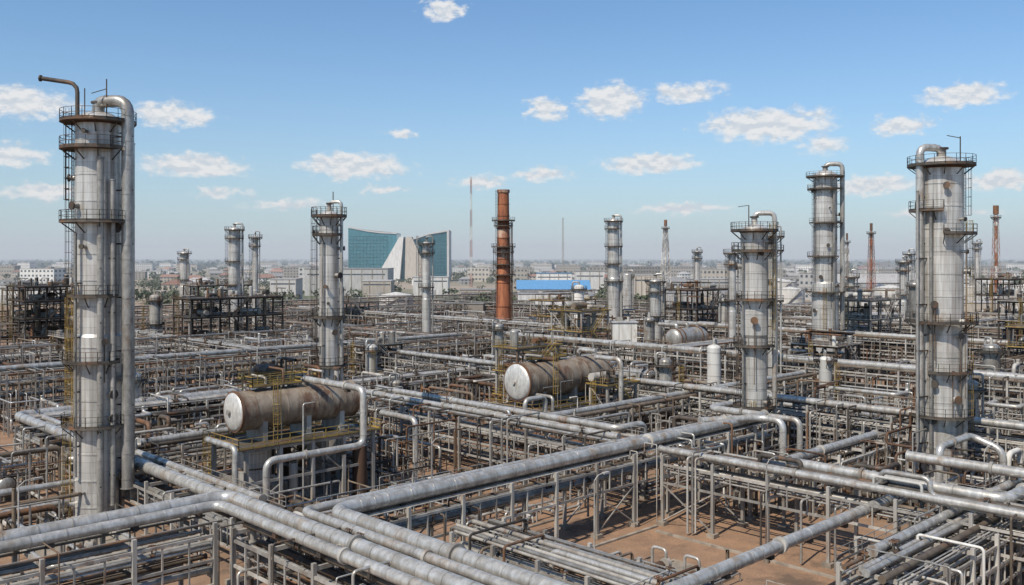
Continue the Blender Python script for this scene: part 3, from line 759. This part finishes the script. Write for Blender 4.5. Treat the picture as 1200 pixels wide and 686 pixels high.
line([(44.5, 86, .3), (44.5, 86, 9), (44.5, 92, 9)], .3); line([(70, 118, .3), (70, 118, 9), (76, 118, 9)], .35)

# process clutter zones
spaghetti(44, 78, 115, 134, 70, 31); spaghetti(47, 77, 78, 90, 26, 32, (.6, 1.2, 2, 3)); spaghetti(66, 77, 90, 107, 22, 52); spaghetti(88, 119, 91, 134, 100, 33)
spaghetti(128, 160, 20, 84, 110, 34); spaghetti(128, 160, 89, 134, 90, 35); spaghetti(44, 119, 143, 172, 120, 36)
spaghetti(87, 119, 54, 60, 22, 37, (1, 2, 3)); spaghetti(97, 119, 33, 49, 50, 38); spaghetti(87, 119, 67, 83, 40, 39)
spaghetti(26, 37, 84, 110, 26, 40, (.6, 1, 2)); spaghetti(24, 38, 112, 170, 60, 41); spaghetti(43, 49, 30, 58, 14, 42, (.5, .9, 1.5), rmax=.2)
spaghetti(62, 70, 44, 52, 6, 43, (.4, .8, 1.4), rmax=.16); spaghetti(88, 119, 5, 25, 50, 44); spaghetti(128, 160, 143, 172, 50, 45)
spaghetti(61, 77, 69, 76, 7, 46, (.6, 1.2), rmax=.16); spaghetti(44, 54, 67, 76, 12, 48, (.6, 1.2))
for i, (u0, u1, v0, v1) in enumerate(((172, 192, 5, 180), (202, 214, 5, 180), (224, 260, 20, 180), (40, 99, 182, 220), (108, 192, 182, 220), (40, 190, 230, 288), (204, 258, 182, 290), (270, 328, 60, 290))):
    spaghetti(u0, u1, v0, v1, int((u1-u0)*(v1-v0)/48), 60+i, (2, 3, 4.5, 6, 7.5), rmin=.12)

# medium equipment
for (u, v, z, L, r, ax) in ((54, 122, 2.2, 8, 1.0, 'u'), (62, 128, 2.2, 7, .9, 'v'), (92, 112, 3, 8, 1.1, 'u'), (135, 75, 3, 9, 1.3, 'u'), (140, 66, 3, 9, 1.2, 'u'), (150, 120, 4, 10, 1.5, 'v'),
    (96, 150, 3, 9, 1.2, 'u'), (70, 155, 3, 8, 1.2, 'v'), (135, 152, 4, 9, 1.5, 'u'), (145, 35, 3, 9, 1.3, 'v'), (178, 100, 6, 10, 1.8, 'u'), (205, 145, 7, 12, 2.6, 'u'), (185, 40, 5, 10, 1.6, 'v'),
    (112, 73, 2.2, 7, .9, 'u'), (95, 78, 2, 6, .8, 'v'), (32, 120, 2, 7, 1., 'v'), (30, 140, 3, 8, 1.2, 'u'), (232, 120, 7, 11, 2.2, 'u'), (240, 70, 6, 11, 2., 'v')):
    exchanger(u, v, z, L, r, ax)
for (u, v, r, h) in ((74, 122, .9, 7), (49, 128, .8, 7), (90, 120, 1.0, 8), (132, 98, 1.1, 10), (150, 100, 1.3, 11), (155, 80, 1.1, 10), (140, 50, 1.1, 10),
    (60, 150, 1.1, 9), (110, 155, 1.2, 10), (150, 160, 1.3, 12), (28, 130, .9, 8), (178, 60, 1.4, 12), (182, 140, 1.4, 13), (208, 40, 1.5, 13),
    (90, 57, .5, 4.5), (115, 20, .9, 8), (50, 200, 1.3, 12), (130, 205, 1.5, 14), (230, 150, 1.6, 16), (240, 40, 1.6, 16),
    (110, 260, 1.6, 17), (175, 265, 1.6, 18), (240, 215, 1.8, 18), (290, 120, 1.8, 20), (310, 250, 2., 21)):
    vessel(u, v, r, h, mat=R.choice(('clad', 'clad', 'clad', 'white_paint', 'steel')))
structure(-135.6, 270, 3, 3, 5.5, (6, 11, 16, 20), 21, True, world=True); structure(-80, 262, 5, 2, 5.5, (6, 12, 17), 22, True, world=True)
structure(17, 232, 2, 2, 5, (5, 10, 15), 23, False, world=True); structure(-30, 205, 2, 1, 5, (5, 9), 24, True, world=True)
structure(110, 190, 3, 2, 5, (5, 10, 14), 25, True, world=True); structure(95, 250, 3, 2, 6, (6, 12, 17), 26, False, world=True)
structure(135, 240, 3, 2, 5.5, (6, 12, 17), 27, True, world=True); structure(60, 300, 3, 2, 6, (6, 12, 18), 28, True, world=True)
structure(-110, 350, 4, 2, 6, (6, 12, 18), 29, True, world=True); structure(-60, 340, 3, 2, 6, (6, 12), 30, False, world=True)
structure(150, 330, 4, 2, 6, (7, 13, 19), 31, False, world=True); structure(190, 360, 3, 2, 6, (7, 14, 20), 32, True, world=True)
structure(-78, 180, 2, 2, 4.5, (4.5, 9), 33, True, world=True); structure(90, 150, 2, 2, 5, (5, 9), 34, False, world=True)
structure(-170, 330, 3, 2, 6, (6, 12, 17), 35, True, world=True); structure(20, 360, 4, 2, 6, (6, 12), 36, False, world=True)
structure(-100, 215, 2, 2, 5, (5, 10), 37, True, world=True); structure(66, 195, 2, 2, 5, (5, 10), 38, True, world=True)
def cab(x, y, w, d, h, mat='white_paint', roof='roof_grey', name='equipment_shelter', win=False):
    a = Asset(name, (x, y, 0)); a['walls'].box((x, y, h/2), w, d, h, mat, AXX, AYY); a['roof'].box((x, y, h+.15), w+.5, d+.5, .3, roof, AXX, AYY)
    k = int(w/2.5)
    for i in range(k): a['panel_rib'].box((x-w/2+(i+.5)*w/k, y-d/2-.04, h/2), .12, .08, h-.1, 'steel', AXX, AYY)
    a['door'].box((x, y-d/2-.03, 1.1), 1.1, .06, 2.2, 'steel_dark', AXX, AYY)
    a['vent'].cyl((x+w*.2, y, h+.3), (x+w*.2, y, h+1.4), .4, 'steel', 10); a['vent'].box((x-w*.2, y, h+.8), 1.6, 1.6, 1., 'steel', AXX, AYY)
    return a.done()
cab(19.7, 420, 34, 14, 12, 'wall_white'); cab(28, 232, 6, 5, 12, 'white_paint'); cab(-57, 250, 9, 6, 6, 'wall_beige'); cab(118, 300, 14, 9, 10, 'wall_white')
cab(-20, 390, 16, 9, 9, 'wall_beige'); cab(75, 430, 20, 10, 12, 'wall_white'); cab(-128, 430, 18, 12, 8, 'wall_white'); cab(150, 420, 26, 10, 11, 'wall_white'); cab(200, 400, 20, 10, 9, 'wall_beige')
for (x, y, r, h) in ((243, 480, 9, 13), (262, 470, 8, 14), (222, 500, 8, 15), (180, 440, 8, 14), (205, 520, 10, 12), (110, 470, 8, 11), (135, 450, 7, 13), (-205, 470, 9, 10), (-60, 480, 9, 9), (290, 560, 12, 14), (160, 560, 12, 14)):
    storage_tank(x, y, r, h, R.choice(('white_paint', 'clad', 'white_paint')))

# pumps, lamp posts
def pump(u, v, axis=AU):
    o = AV if axis is AU else AU; a = Asset('pump', G(u, v)); c = G(u, v, 1.)
    a['baseplate'].box(G(u, v, .3), 2.6, 1.0, .4, 'concrete', axis, o); a['motor'].cyl(c-axis*1.1, c+axis*.1, .38, 'rusty', 14); a['coupling'].cyl(c+axis*.1, c+axis*.5, .15, 'steel', 8)
    a['casing'].cyl(c+axis*.5-o*.0, c+axis*.95, .5, 'steel', 14); pipe(a['nozzle'], [c+axis*.75, c+axis*.75+ZZ*1.2, c+axis*.75+ZZ*1.2+o*1.5, c+axis*.75+o*1.5-ZZ*.9], .14, 'clad', None, 8)
    return a.done()
for (u, v) in ((66, 46), (66, 49.5), (45, 48), (45, 52), (31, 90), (31, 99), (92, 20), (96, 20), (106, 58), (110, 58), (70, 71)): pump(u, v)
def lamp(u, v, h=9):
    a = Asset('street_lamp', G(u, v)); b = G(u, v); a['pole'].cyl(b, b+ZZ*h, .09, 'steel', 8, r1=.06); a['arm'].sweep([b+ZZ*h, b+ZZ*(h+.4)+AU*.5, b+ZZ*(h+.5)+AU*1.3], .05, 'steel', 6)
    a['lamp_head'].box(b+ZZ*(h+.45)+AU*1.5, .7, .3, .15, 'steel'); a['foundation'].cyl(b, b+ZZ*.4, .25, 'concrete', 8); a.done()
for (u, v) in ((60, 52), (76, 45), (24, 84), (24, 112), (24, 140), (96, 33), (60, 74), (90, 120), (128, 110), (45, 120)): lamp(u, v)

# ------------------------------------------------------------------ city
def slab_building(name, x, y, w, d, h, wall, roof, floors=3, pitched=0, glass='window_glass', rot=0.):
    a = Asset(name, (x, y, 0)); ax = np.array((math.cos(rot), math.sin(rot), 0)); ay = np.array((-math.sin(rot), math.cos(rot), 0)); c = np.array((x, y, 0.))
    a['walls'].box(c+ZZ*h/2, w, d, h, wall, ax, ay)
    if pitched:
        e = .6; V = [c+ax*sx*(w/2+e)+ay*sy*(d/2+e)+ZZ*h for sx, sy in ((-1, -1), (1, -1), (1, 1), (-1, 1))]
        hip = d/2*.8 if pitched == 1 else -e
        V += [c-ax*(w/2-hip)+ZZ*(h+d*.28), c+ax*(w/2-hip)+ZZ*(h+d*.28)]
        a['roof'].add(np.array(V), [[0, 1, 5, 4], [2, 3, 4, 5], [0, 3, 2, 1]], [[3, 0, 4], [1, 2, 5]], roof, False, R.random())
    else:
        a['roof'].box(c+ZZ*(h+.2), w+.4, d+.4, .4, roof, ax, ay); a['roof'].box(c+ax*w*R.uniform(-.3, .3)+ZZ*(h+1.3), w*.12+1, d*.3, 1.8, 'steel', ax, ay)
    fh = h/floors; nw = max(2, int(w/4))
    for f in range(floors):
        for i in range(nw):
            a['window'].box(c+ax*(-w/2+(i+.5)*w/nw)-ay*(d/2+.03)+ZZ*(f*fh+fh*.55), w/nw*.5, .06, fh*.4, glass, ax, ay)
        for i in range(max(1, int(d/5))):
            q = max(1, int(d/5))
            for s in (-1, 1): a['window'].box(c+ay*(-d/2+(i+.5)*d/q)+ax*s*(w/2+.03)+ZZ*(f*fh+fh*.55), .06, d/q*.45, fh*.4, glass, ax, ay)
    a['window'].box(c-ay*(d/2+.05)+ZZ*1.2, 1.6, .1, 2.4, 'steel_dark', ax, ay)
    return a.done()
def shed(x, y, w, d, h, wall='wall_white', roof='roof_grey', pitched=0):
    a = Asset('warehouse', (x, y, 0)); c = np.array((x, y, 0.)); a['walls'].box(c+ZZ*h/2, w, d, h, wall, AXX, AYY)
    if pitched:
        V = [c+AXX*sx*(w/2+.6)+AYY*sy*(d/2+.6)+ZZ*h for sx, sy in ((-1, -1), (1, -1), (1, 1), (-1, 1))]+[c-AXX*(w/2+.6)+ZZ*(h+d*.24), c+AXX*(w/2+.6)+ZZ*(h+d*.24)]
        a['roof'].add(np.array(V), [[0, 1, 5, 4], [2, 3, 4, 5], [0, 3, 2, 1]], [[3, 0, 4], [1, 2, 5]], roof, False, .7)
    else: a['roof'].box(c+ZZ*(h+.3), w+.6, d+.6, .6, roof, AXX, AYY)
    k = int(w/7)
    for i in range(k): a['pilaster'].box((x-w/2+(i+.5)*w/k, y-d/2-.12, h/2), .5, .22, h-.2, 'concrete', AXX, AYY)
    for i in range(max(1, k//3)): a['loading_door'].box((x-w/2+(i+.5)*w/max(1, k//3)+1.9, y-d/2-.05, 2.4), 4, .1, 4.8, 'roof_grey', AXX, AYY)
    a['window'].box((x, y-d/2-.04, h*.8), w*.94, .06, .9, 'window_glass', AXX, AYY)
    return a.done()
shed(-124, 710, 62, 35, 20); shed(-151, 620, 17, 20, 14); shed(-95, 660, 20, 20, 12, 'wall_beige')
slab_building('office_building', -172, 820, 30, 18, 20, 'wall_white', 'roof_grey', 5); shed(-60, 690, 26, 16, 14)
shed(27, 610, 47, 24, 8.0, 'wall_white', 'roof_blue', 2); shed(60, 720, 22, 14, 18); shed(36, 800, 30, 18, 15, 'wall_white', 'roof_blue', 0)
shed(95, 650, 20, 14, 16, 'wall_beige'); shed(240, 620, 60, 24, 12, pitched=2); shed(330, 700, 70, 30, 12); shed(-20, 560, 22, 14, 9, 'wall_beige'); shed(-310, 600, 60, 24, 11); shed(150, 680, 40, 20, 13)
taken = []
for i in range(420):
    y = R.uniform(560, 3000); x = R.uniform(-.6, .6)*y
    if y < 900 and -260 < x < 110: continue
    if -230 < x < -60 and 1020 < y < 1250: continue
    if any(abs(x-p) < 24 and abs(y-q) < 24 for p, q in taken): continue
    taken.append((x, y)); left = x < 0
    if R.random() < .66:
        slab_building('house', x, y, R.uniform(12, 28), R.uniform(9, 15), R.uniform(4, 8), R.choice(('wall_beige', 'wall_white', 'wall_beige')), R.choice(('roof_red', 'roof_red', 'roof_grey')) if left else R.choice(('roof_red', 'roof_grey', 'roof_grey')), 2, R.choice((1, 1, 2)), rot=R.uniform(-.5, .5))
    else:
        slab_building('apartment_building', x, y, R.uniform(20, 55), R.uniform(12, 20), R.uniform(8, 18), R.choice(('wall_white', 'wall_beige')), 'roof_grey', R.choice((3, 4)), 0, rot=R.uniform(-.4, .4))

# glass landmark
def landmark():
    y0, dp = 1125., 42.
    a = Asset('glass_office_building', (-139, y0, 0))
    def prism(m, pts, ya, yb, mat, tint=.5):
        n = len(pts); V = np.array([(p[0], ya, p[1]) for p in pts]+[(p[0], yb, p[1]) for p in pts], float)
        T = [[0, i, i+1] for i in range(1, n-1)]+[[n, n+i+1, n+i] for i in range(1, n-1)]
        Q = [[i, i+n, (i+1) % n+n, (i+1) % n] for i in range(n)]
        m.add(V, Q, T, mat, False, tint)
    L = [(-199, 0), (-140, 0), (-140, 57.6), (-160, 58.5), (-175, 60.5), (-199, 65)]
    prism(a['left_wing'], L, y0, y0+dp, 'teal_glass')
    Rt = [(-128, 0), (-79, 0), (-79, 60.5), (-100, 57), (-122, 50), (-128, 48)]
    prism(a['right_wing'], Rt, y0, y0+dp, 'teal_glass_dark')
    prism(a['right_frame'], [(-79, 0), (-76.5, 0), (-76.5, 62.5), (-79, 62.3)], y0-1.5, y0+dp, 'wall_white'); prism(a['right_frame'], [(-100, 57.1), (-79.05, 60.6), (-79.05, 62.3), (-100, 58.6)], y0-1.5, y0+dp, 'wall_white')
    prism(a['right_frame'], [(-128, 48.1), (-122, 50.1), (-100.05, 57.1), (-100.05, 58.6), (-122, 51.8), (-128, 49.8)], y0-1.5, y0+dp, 'wall_white')
    prism(a['left_frame'], [(-199, 65.1), (-175, 60.6), (-160, 58.6), (-140, 57.7), (-140, 59), (-160, 60), (-175, 62.), (-199, 66.8)], y0-1., y0+dp, 'wall_white')
    prism(a['entrance_wedge'], [(-166, 0), (-135, 0), (-130.3, 54), (-135, 54)], y0-14, y0+6, 'wall_white', .9)
    prism(a['entrance_wedge'], [(-129, 0), (-95, 0), (-121, 54), (-128, 54)], y0-12, y0+5, 'wall_beige', .9)
    prism(a['entrance_glass'], [(-134.9, 0), (-129.05, 0), (-128.2, 53), (-130.2, 53)], y0-8, y0+5, 'teal_glass_dark', .9)
    for k in range(1, 14):
        z = k*4.2
        if z < 56: a['floor_line'].box((-174, y0-.15, z), 49, .3, .5, 'teal_glass_dark', AXX, AYY)
        if z < 47: a['floor_line'].box((-103, y0-.15, z), 47, .3, .5, 'teal_glass', AXX, AYY)
    for k in range(12): a['mullion'].box((-197+k*4.1, y0-.2, 27), .35, .4, 54, 'teal_glass_dark', AXX, AYY); a['mullion'].box((-122+k*3.8, y0-.2, 23), .35, .4, 46, 'teal_glass', AXX, AYY)
    a.done()
landmark()

# ------------------------------------------------------------------ tree masses
def trees(name, xs, ys, hs, K, leaf, mat):
    m = M(); n = len(xs)
    C = np.stack([xs, ys, hs*.52], 1)
    idx = np.repeat(np.arange(n), K)
    d = NR.normal(size=(n*K, 3)); d /= np.linalg.norm(d, axis=1)[:, None]; rad = NR.uniform(.35, 1., (n*K, 1))**.5
    lob = NR.normal(size=(n, 5, 3))*.42; lc = lob[idx, NR.randint(0, 5, n*K)]
    P = C[idx]+(lc+d*rad*.55)*np.stack([hs*.68, hs*.68, hs*.46], 1)[idx]
    P[:, 2] = np.maximum(P[:, 2], hs[idx]*.08)
    a = NR.normal(size=(n*K, 3)); a /= np.linalg.norm(a, axis=1)[:, None]
    b = np.cross(a, NR.normal(size=(n*K, 3))); b /= np.linalg.norm(b, axis=1)[:, None]; s = (leaf*NR.uniform(.6, 1.3, n*K)*hs[idx]/9)[:, None]
    V = np.stack([P-a*s-b*s*.6, P+a*s-b*s*.7, P+a*s*.8+b*s*.6, P-a*s*.7+b*s*.8], 1).reshape(-1, 3)
    Q = np.arange(n*K*4).reshape(-1, 4)
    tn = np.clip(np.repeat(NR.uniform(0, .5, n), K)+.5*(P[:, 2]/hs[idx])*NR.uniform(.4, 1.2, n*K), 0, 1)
    m.add(V, Q, None, mat, False, np.repeat(tn, 4))
    for i in range(0, n):
        if ys[i] < 1300: m.cyl((xs[i], ys[i], 0), (xs[i], ys[i], hs[i]*.5), hs[i]*.03, 'trunk', 4, r1=hs[i]*.015, caps=False)
    m.build(name)
def scatter(n, y0, y1, p=1., th=0.1):
    y = y0+(y1-y0)*NR.uniform(0, 1, n)**p; x = NR.uniform(-.68, .68, n)*y
    f = np.sin(x*.013+y*.007)+np.sin(y*.019-x*.005)+NR.uniform(-.8, 1.2, n); k = f > th
    x, y = x[k], y[k]
    ok = np.ones(len(x), bool)
    for p_, q_ in taken+[(-124, 700), (27, 605), (-139, 1120), (-110, 1120), (-170, 1120)]: ok &= ~((np.abs(x-p_) < 16) & (y > q_-30) & (y < q_+12))
    return x[ok], y[ok]
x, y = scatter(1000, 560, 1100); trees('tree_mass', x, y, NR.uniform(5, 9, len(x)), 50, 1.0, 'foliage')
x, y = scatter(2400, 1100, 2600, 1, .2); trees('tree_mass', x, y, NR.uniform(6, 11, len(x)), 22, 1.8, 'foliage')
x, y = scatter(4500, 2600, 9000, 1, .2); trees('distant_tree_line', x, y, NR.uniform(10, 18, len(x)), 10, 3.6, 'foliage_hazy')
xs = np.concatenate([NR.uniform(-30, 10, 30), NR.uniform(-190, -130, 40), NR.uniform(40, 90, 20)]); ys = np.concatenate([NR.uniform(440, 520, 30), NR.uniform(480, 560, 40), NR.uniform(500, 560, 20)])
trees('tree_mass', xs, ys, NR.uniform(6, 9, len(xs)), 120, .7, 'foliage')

# ------------------------------------------------------------------ thin ground haze over the town (real homogeneous volume)
hm_ = bpy.data.materials.new('haze_air'); hm_.use_nodes = True; MATS['haze_air'] = hm_
for q in list(hm_.node_tree.nodes): hm_.node_tree.nodes.remove(q)
vs = hm_.node_tree.nodes.new('ShaderNodeVolumeScatter'); vs.inputs['Color'].default_value = (.86, .93, 1, 1); vs.inputs['Density'].default_value = .00022
vo = hm_.node_tree.nodes.new('ShaderNodeOutputMaterial'); hm_.node_tree.links.new(vs.outputs[0], vo.inputs['Volume'])
hb = M(); hb.box((0, 4900, 66), 16000, 9000, 130, 'haze_air', AXX, AYY); hb.build('atmospheric_haze', (0, 4900, 0))

# ------------------------------------------------------------------ world
EL = math.radians(50); HEAD = 44.0; SA = math.radians(216+HEAD)
w = bpy.data.worlds.new('World'); scene.world = w; w.use_nodes = True; nt = w.node_tree; nn = nt.nodes; ll = nt.links
for q in list(nn): nn.remove(q)
def W(t, **k):
    n = nn.new(t)
    for a_, b_ in k.items(): setattr(n, a_, b_)
    return n
def wm(op, a_, b_=0., clamp=False):
    n = W('ShaderNodeMath', operation=op, use_clamp=clamp)
    for i, v_ in enumerate((a_, b_)):
        if isinstance(v_, bpy.types.NodeSocket): ll.new(v_, n.inputs[i])
        else: n.inputs[i].default_value = v_
    return n.outputs[0]
sky = W('ShaderNodeTexSky', sky_type='NISHITA'); sky.sun_disc = False; sky.sun_elevation = EL; sky.sun_rotation = SA
sky.altitude = 100; sky.air_density = 1.0; sky.dust_density = .6; sky.ozone_density = 1.6
tc = W('ShaderNodeTexCoord'); sx = W('ShaderNodeSeparateXYZ'); ll.new(tc.outputs['Generated'], sx.inputs[0])
azm = wm('SUBTRACT', wm('MULTIPLY', wm('ARCTAN2', sx.outputs[0], sx.outputs[1]), 57.2958), HEAD)
hyp = wm('SQRT', wm('ADD', wm('MULTIPLY', sx.outputs[0], sx.outputs[0]), wm('MULTIPLY', sx.outputs[1], sx.outputs[1])))
elv = wm('MULTIPLY', wm('ARCTAN2', sx.outputs[2], hyp), 57.2958)
cb = W('ShaderNodeCombineXYZ'); ll.new(azm, cb.inputs[0]); ll.new(elv, cb.inputs[1])
def wnoise(scale, off=(0, 0, 0), detail=8, rough=.6, st=(1, 1.7, 1)):
    mp = W('ShaderNodeMapping'); mp.inputs['Scale'].default_value = st; mp.inputs['Location'].default_value = off; ll.new(cb.outputs[0], mp.inputs[0])
    n = W('ShaderNodeTexNoise'); n.inputs['Scale'].default_value = scale; n.inputs['Detail'].default_value = detail; n.inputs['Roughness'].default_value = rough
    ll.new(mp.outputs[0], n.inputs['Vector']); return n
CL = [(6.05, 9.6, 3.0, 1.6, 1), (2.1, 9.1, 1.9, 1.1, .95), (15.4, 7.9, 5.6, 1.5, 1), (22.9, 7.5, 2.5, .95, .85), (26, 9., 3.4, 1., .9), (18.6, 6.6, 2.5, 1., .65), (8.4, 5.8, 4.5, .85, .9),
      (-9.7, 5.6, 5., 1.2, .95), (-20, 8.3, 3.5, 1.2, .9), (-18.8, 5.4, 4.8, 1.1, .9), (-28.1, 8.5, 4.2, 1.4, .9), (-28.4, 5.7, 3., 1., .8), (-4.2, 15., 1.9, 1.1, .9), (-6.9, 7.6, 1.7, .5, .7),
      (10.6, 10., 3.8, 1., .75), (1.85, 5.2, 2.8, .8, .8), (-1.85, 4.7, 2.8, .75, .75), (21.2, 4.2, 5, .9, .78), (27.7, 4.3, 3.5, .9, .78), (-13.5, 3.2, 4.8, .65, .62), (10.4, 3., 5, .65, .68), (-17.4, 3.9, 3, .6, .62),
      (-26.4, 3.7, 4.6, .85, .75), (24.7, 2.5, 5, .6, .62), (-7.9, 4.2, 2.6, .5, .65), (-40, 9, 5, 1.2, 1), (42, 7, 5, 1.1, 1)]
# warp the lookup so the outlines billow
wn_ = wnoise(1.0, (5, 2, 0), 4, .6); ws = W('ShaderNodeVectorMath', operation='SUBTRACT'); ll.new(wn_.outputs['Color'], ws.inputs[0]); ws.inputs[1].default_value = (.5, .5, .5)
wsm = W('ShaderNodeVectorMath', operation='MULTIPLY_ADD'); ll.new(ws.outputs[0], wsm.inputs[0]); wsm.inputs[1].default_value = (3.0, 1.3, 0); ll.new(cb.outputs[0], wsm.inputs[2])
m_ = None
for (a0, e0, wd, ht, op) in CL:
    s1 = W('ShaderNodeVectorMath', operation='SUBTRACT'); ll.new(wsm.outputs[0], s1.inputs[0]); s1.inputs[1].default_value = (a0, e0, 0)
    s2 = W('ShaderNodeVectorMath', operation='MULTIPLY'); ll.new(s1.outputs[0], s2.inputs[0]); s2.inputs[1].default_value = (1/wd, 1/ht, 0)
    s3 = W('ShaderNodeVectorMath', operation='LENGTH'); ll.new(s2.outputs[0], s3.inputs[0])
    d_ = wm('MULTIPLY', wm('SUBTRACT', 1.0, s3.outputs['Value'], True), op)
    m_ = d_ if m_ is None else wm('MAXIMUM', m_, d_)
n1 = wnoise(1.1, (0, 0, 0), 5, .6).outputs['Fac']; n3 = wnoise(1.1, (0, .45, 0), 3, .6).outputs['Fac']
dens = wm('SUBTRACT', wm('ADD', wm('MULTIPLY', m_, 1.8), wm('MULTIPLY', n1, 1.2)), .92)
edge = W('ShaderNodeMapRange'); ll.new(m_, edge.inputs[0]); edge.inputs[2].default_value = .12
dens = wm('MULTIPLY', dens, edge.outputs[0])
mr = W('ShaderNodeMapRange', interpolation_type='SMOOTHSTEP'); ll.new(dens, mr.inputs[0]); mr.inputs[1].default_value = .0; mr.inputs[2].default_value = .75; mr.inputs[4].default_value = .93
cm = W('ShaderNodeMix', data_type='RGBA'); mr2 = W('ShaderNodeMapRange'); ll.new(wm('SUBTRACT', n1, n3), mr2.inputs[0]); mr2.inputs[1].default_value = -.12; mr2.inputs[2].default_value = .07
ll.new(mr2.outputs[0], cm.inputs[0]); cm.inputs[6].default_value = (.66, .71, .77, 1); cm.inputs[7].default_value = (.88, .88, .88, 1)
tint = W('ShaderNodeMix', data_type='RGBA', blend_type='MULTIPLY'); tint.inputs[0].default_value = 1; ll.new(sky.outputs[0], tint.inputs[6]); tint.inputs[7].default_value = (.90, 1.16, 1.36, 1)
hz = wm('MULTIPLY', wm('EXPONENT', wm('MULTIPLY', wm('MAXIMUM', elv, 0.), -1/5.5)), .85)
hm = W('ShaderNodeMix', data_type='RGBA'); ll.new(hz, hm.inputs[0]); ll.new(tint.outputs[2], hm.inputs[6]); hm.inputs[7].default_value = (4.8, 5.7, 6.3, 1)
b1 = W('ShaderNodeBackground'); b1.inputs[1].default_value = .102; ll.new(hm.outputs[2], b1.inputs[0])
b2 = W('ShaderNodeBackground'); b2.inputs[1].default_value = .95; ll.new(cm.outputs[2], b2.inputs[0])
ms = W('ShaderNodeMixShader'); ll.new(mr.outputs[0], ms.inputs[0]); ll.new(b1.outputs[0], ms.inputs[1]); ll.new(b2.outputs[0], ms.inputs[2])
wo = W('ShaderNodeOutputWorld'); ll.new(ms.outputs[0], wo.inputs[0])

# sun
sl = bpy.data.lights.new('sun', 'SUN'); sl.energy = 5.0; sl.angle = math.radians(.5); sl.color = (1, .925, .81)
so = bpy.data.objects.new('sun', sl); scene.collection.objects.link(so)
from mathutils import Vector
tosun = Vector((math.sin(SA)*math.cos(EL), math.cos(SA)*math.cos(EL), math.sin(EL)))
so.rotation_euler = tosun.to_track_quat('Z', 'Y').to_euler(); so.location = (-80, -60, 120)
# camera
cd = bpy.data.cameras.new('camera'); co = bpy.data.objects.new('camera', cd); scene.collection.objects.link(co)
co.location = (0, 0, 28); co.rotation_euler = (math.radians(90), 0, math.radians(-44)); cd.sensor_width = 36; cd.lens = 32.55; cd.shift_y = -.0333; cd.clip_end = 70000; cd.clip_start = .5
scene.camera = co
scene.view_settings.view_transform = 'Standard'; scene.view_settings.look = 'None'; scene.view_settings.exposure = 0
print('verts', sum(len(m.vertices) for m in bpy.data.meshes), 'objs', len(bpy.data.objects))
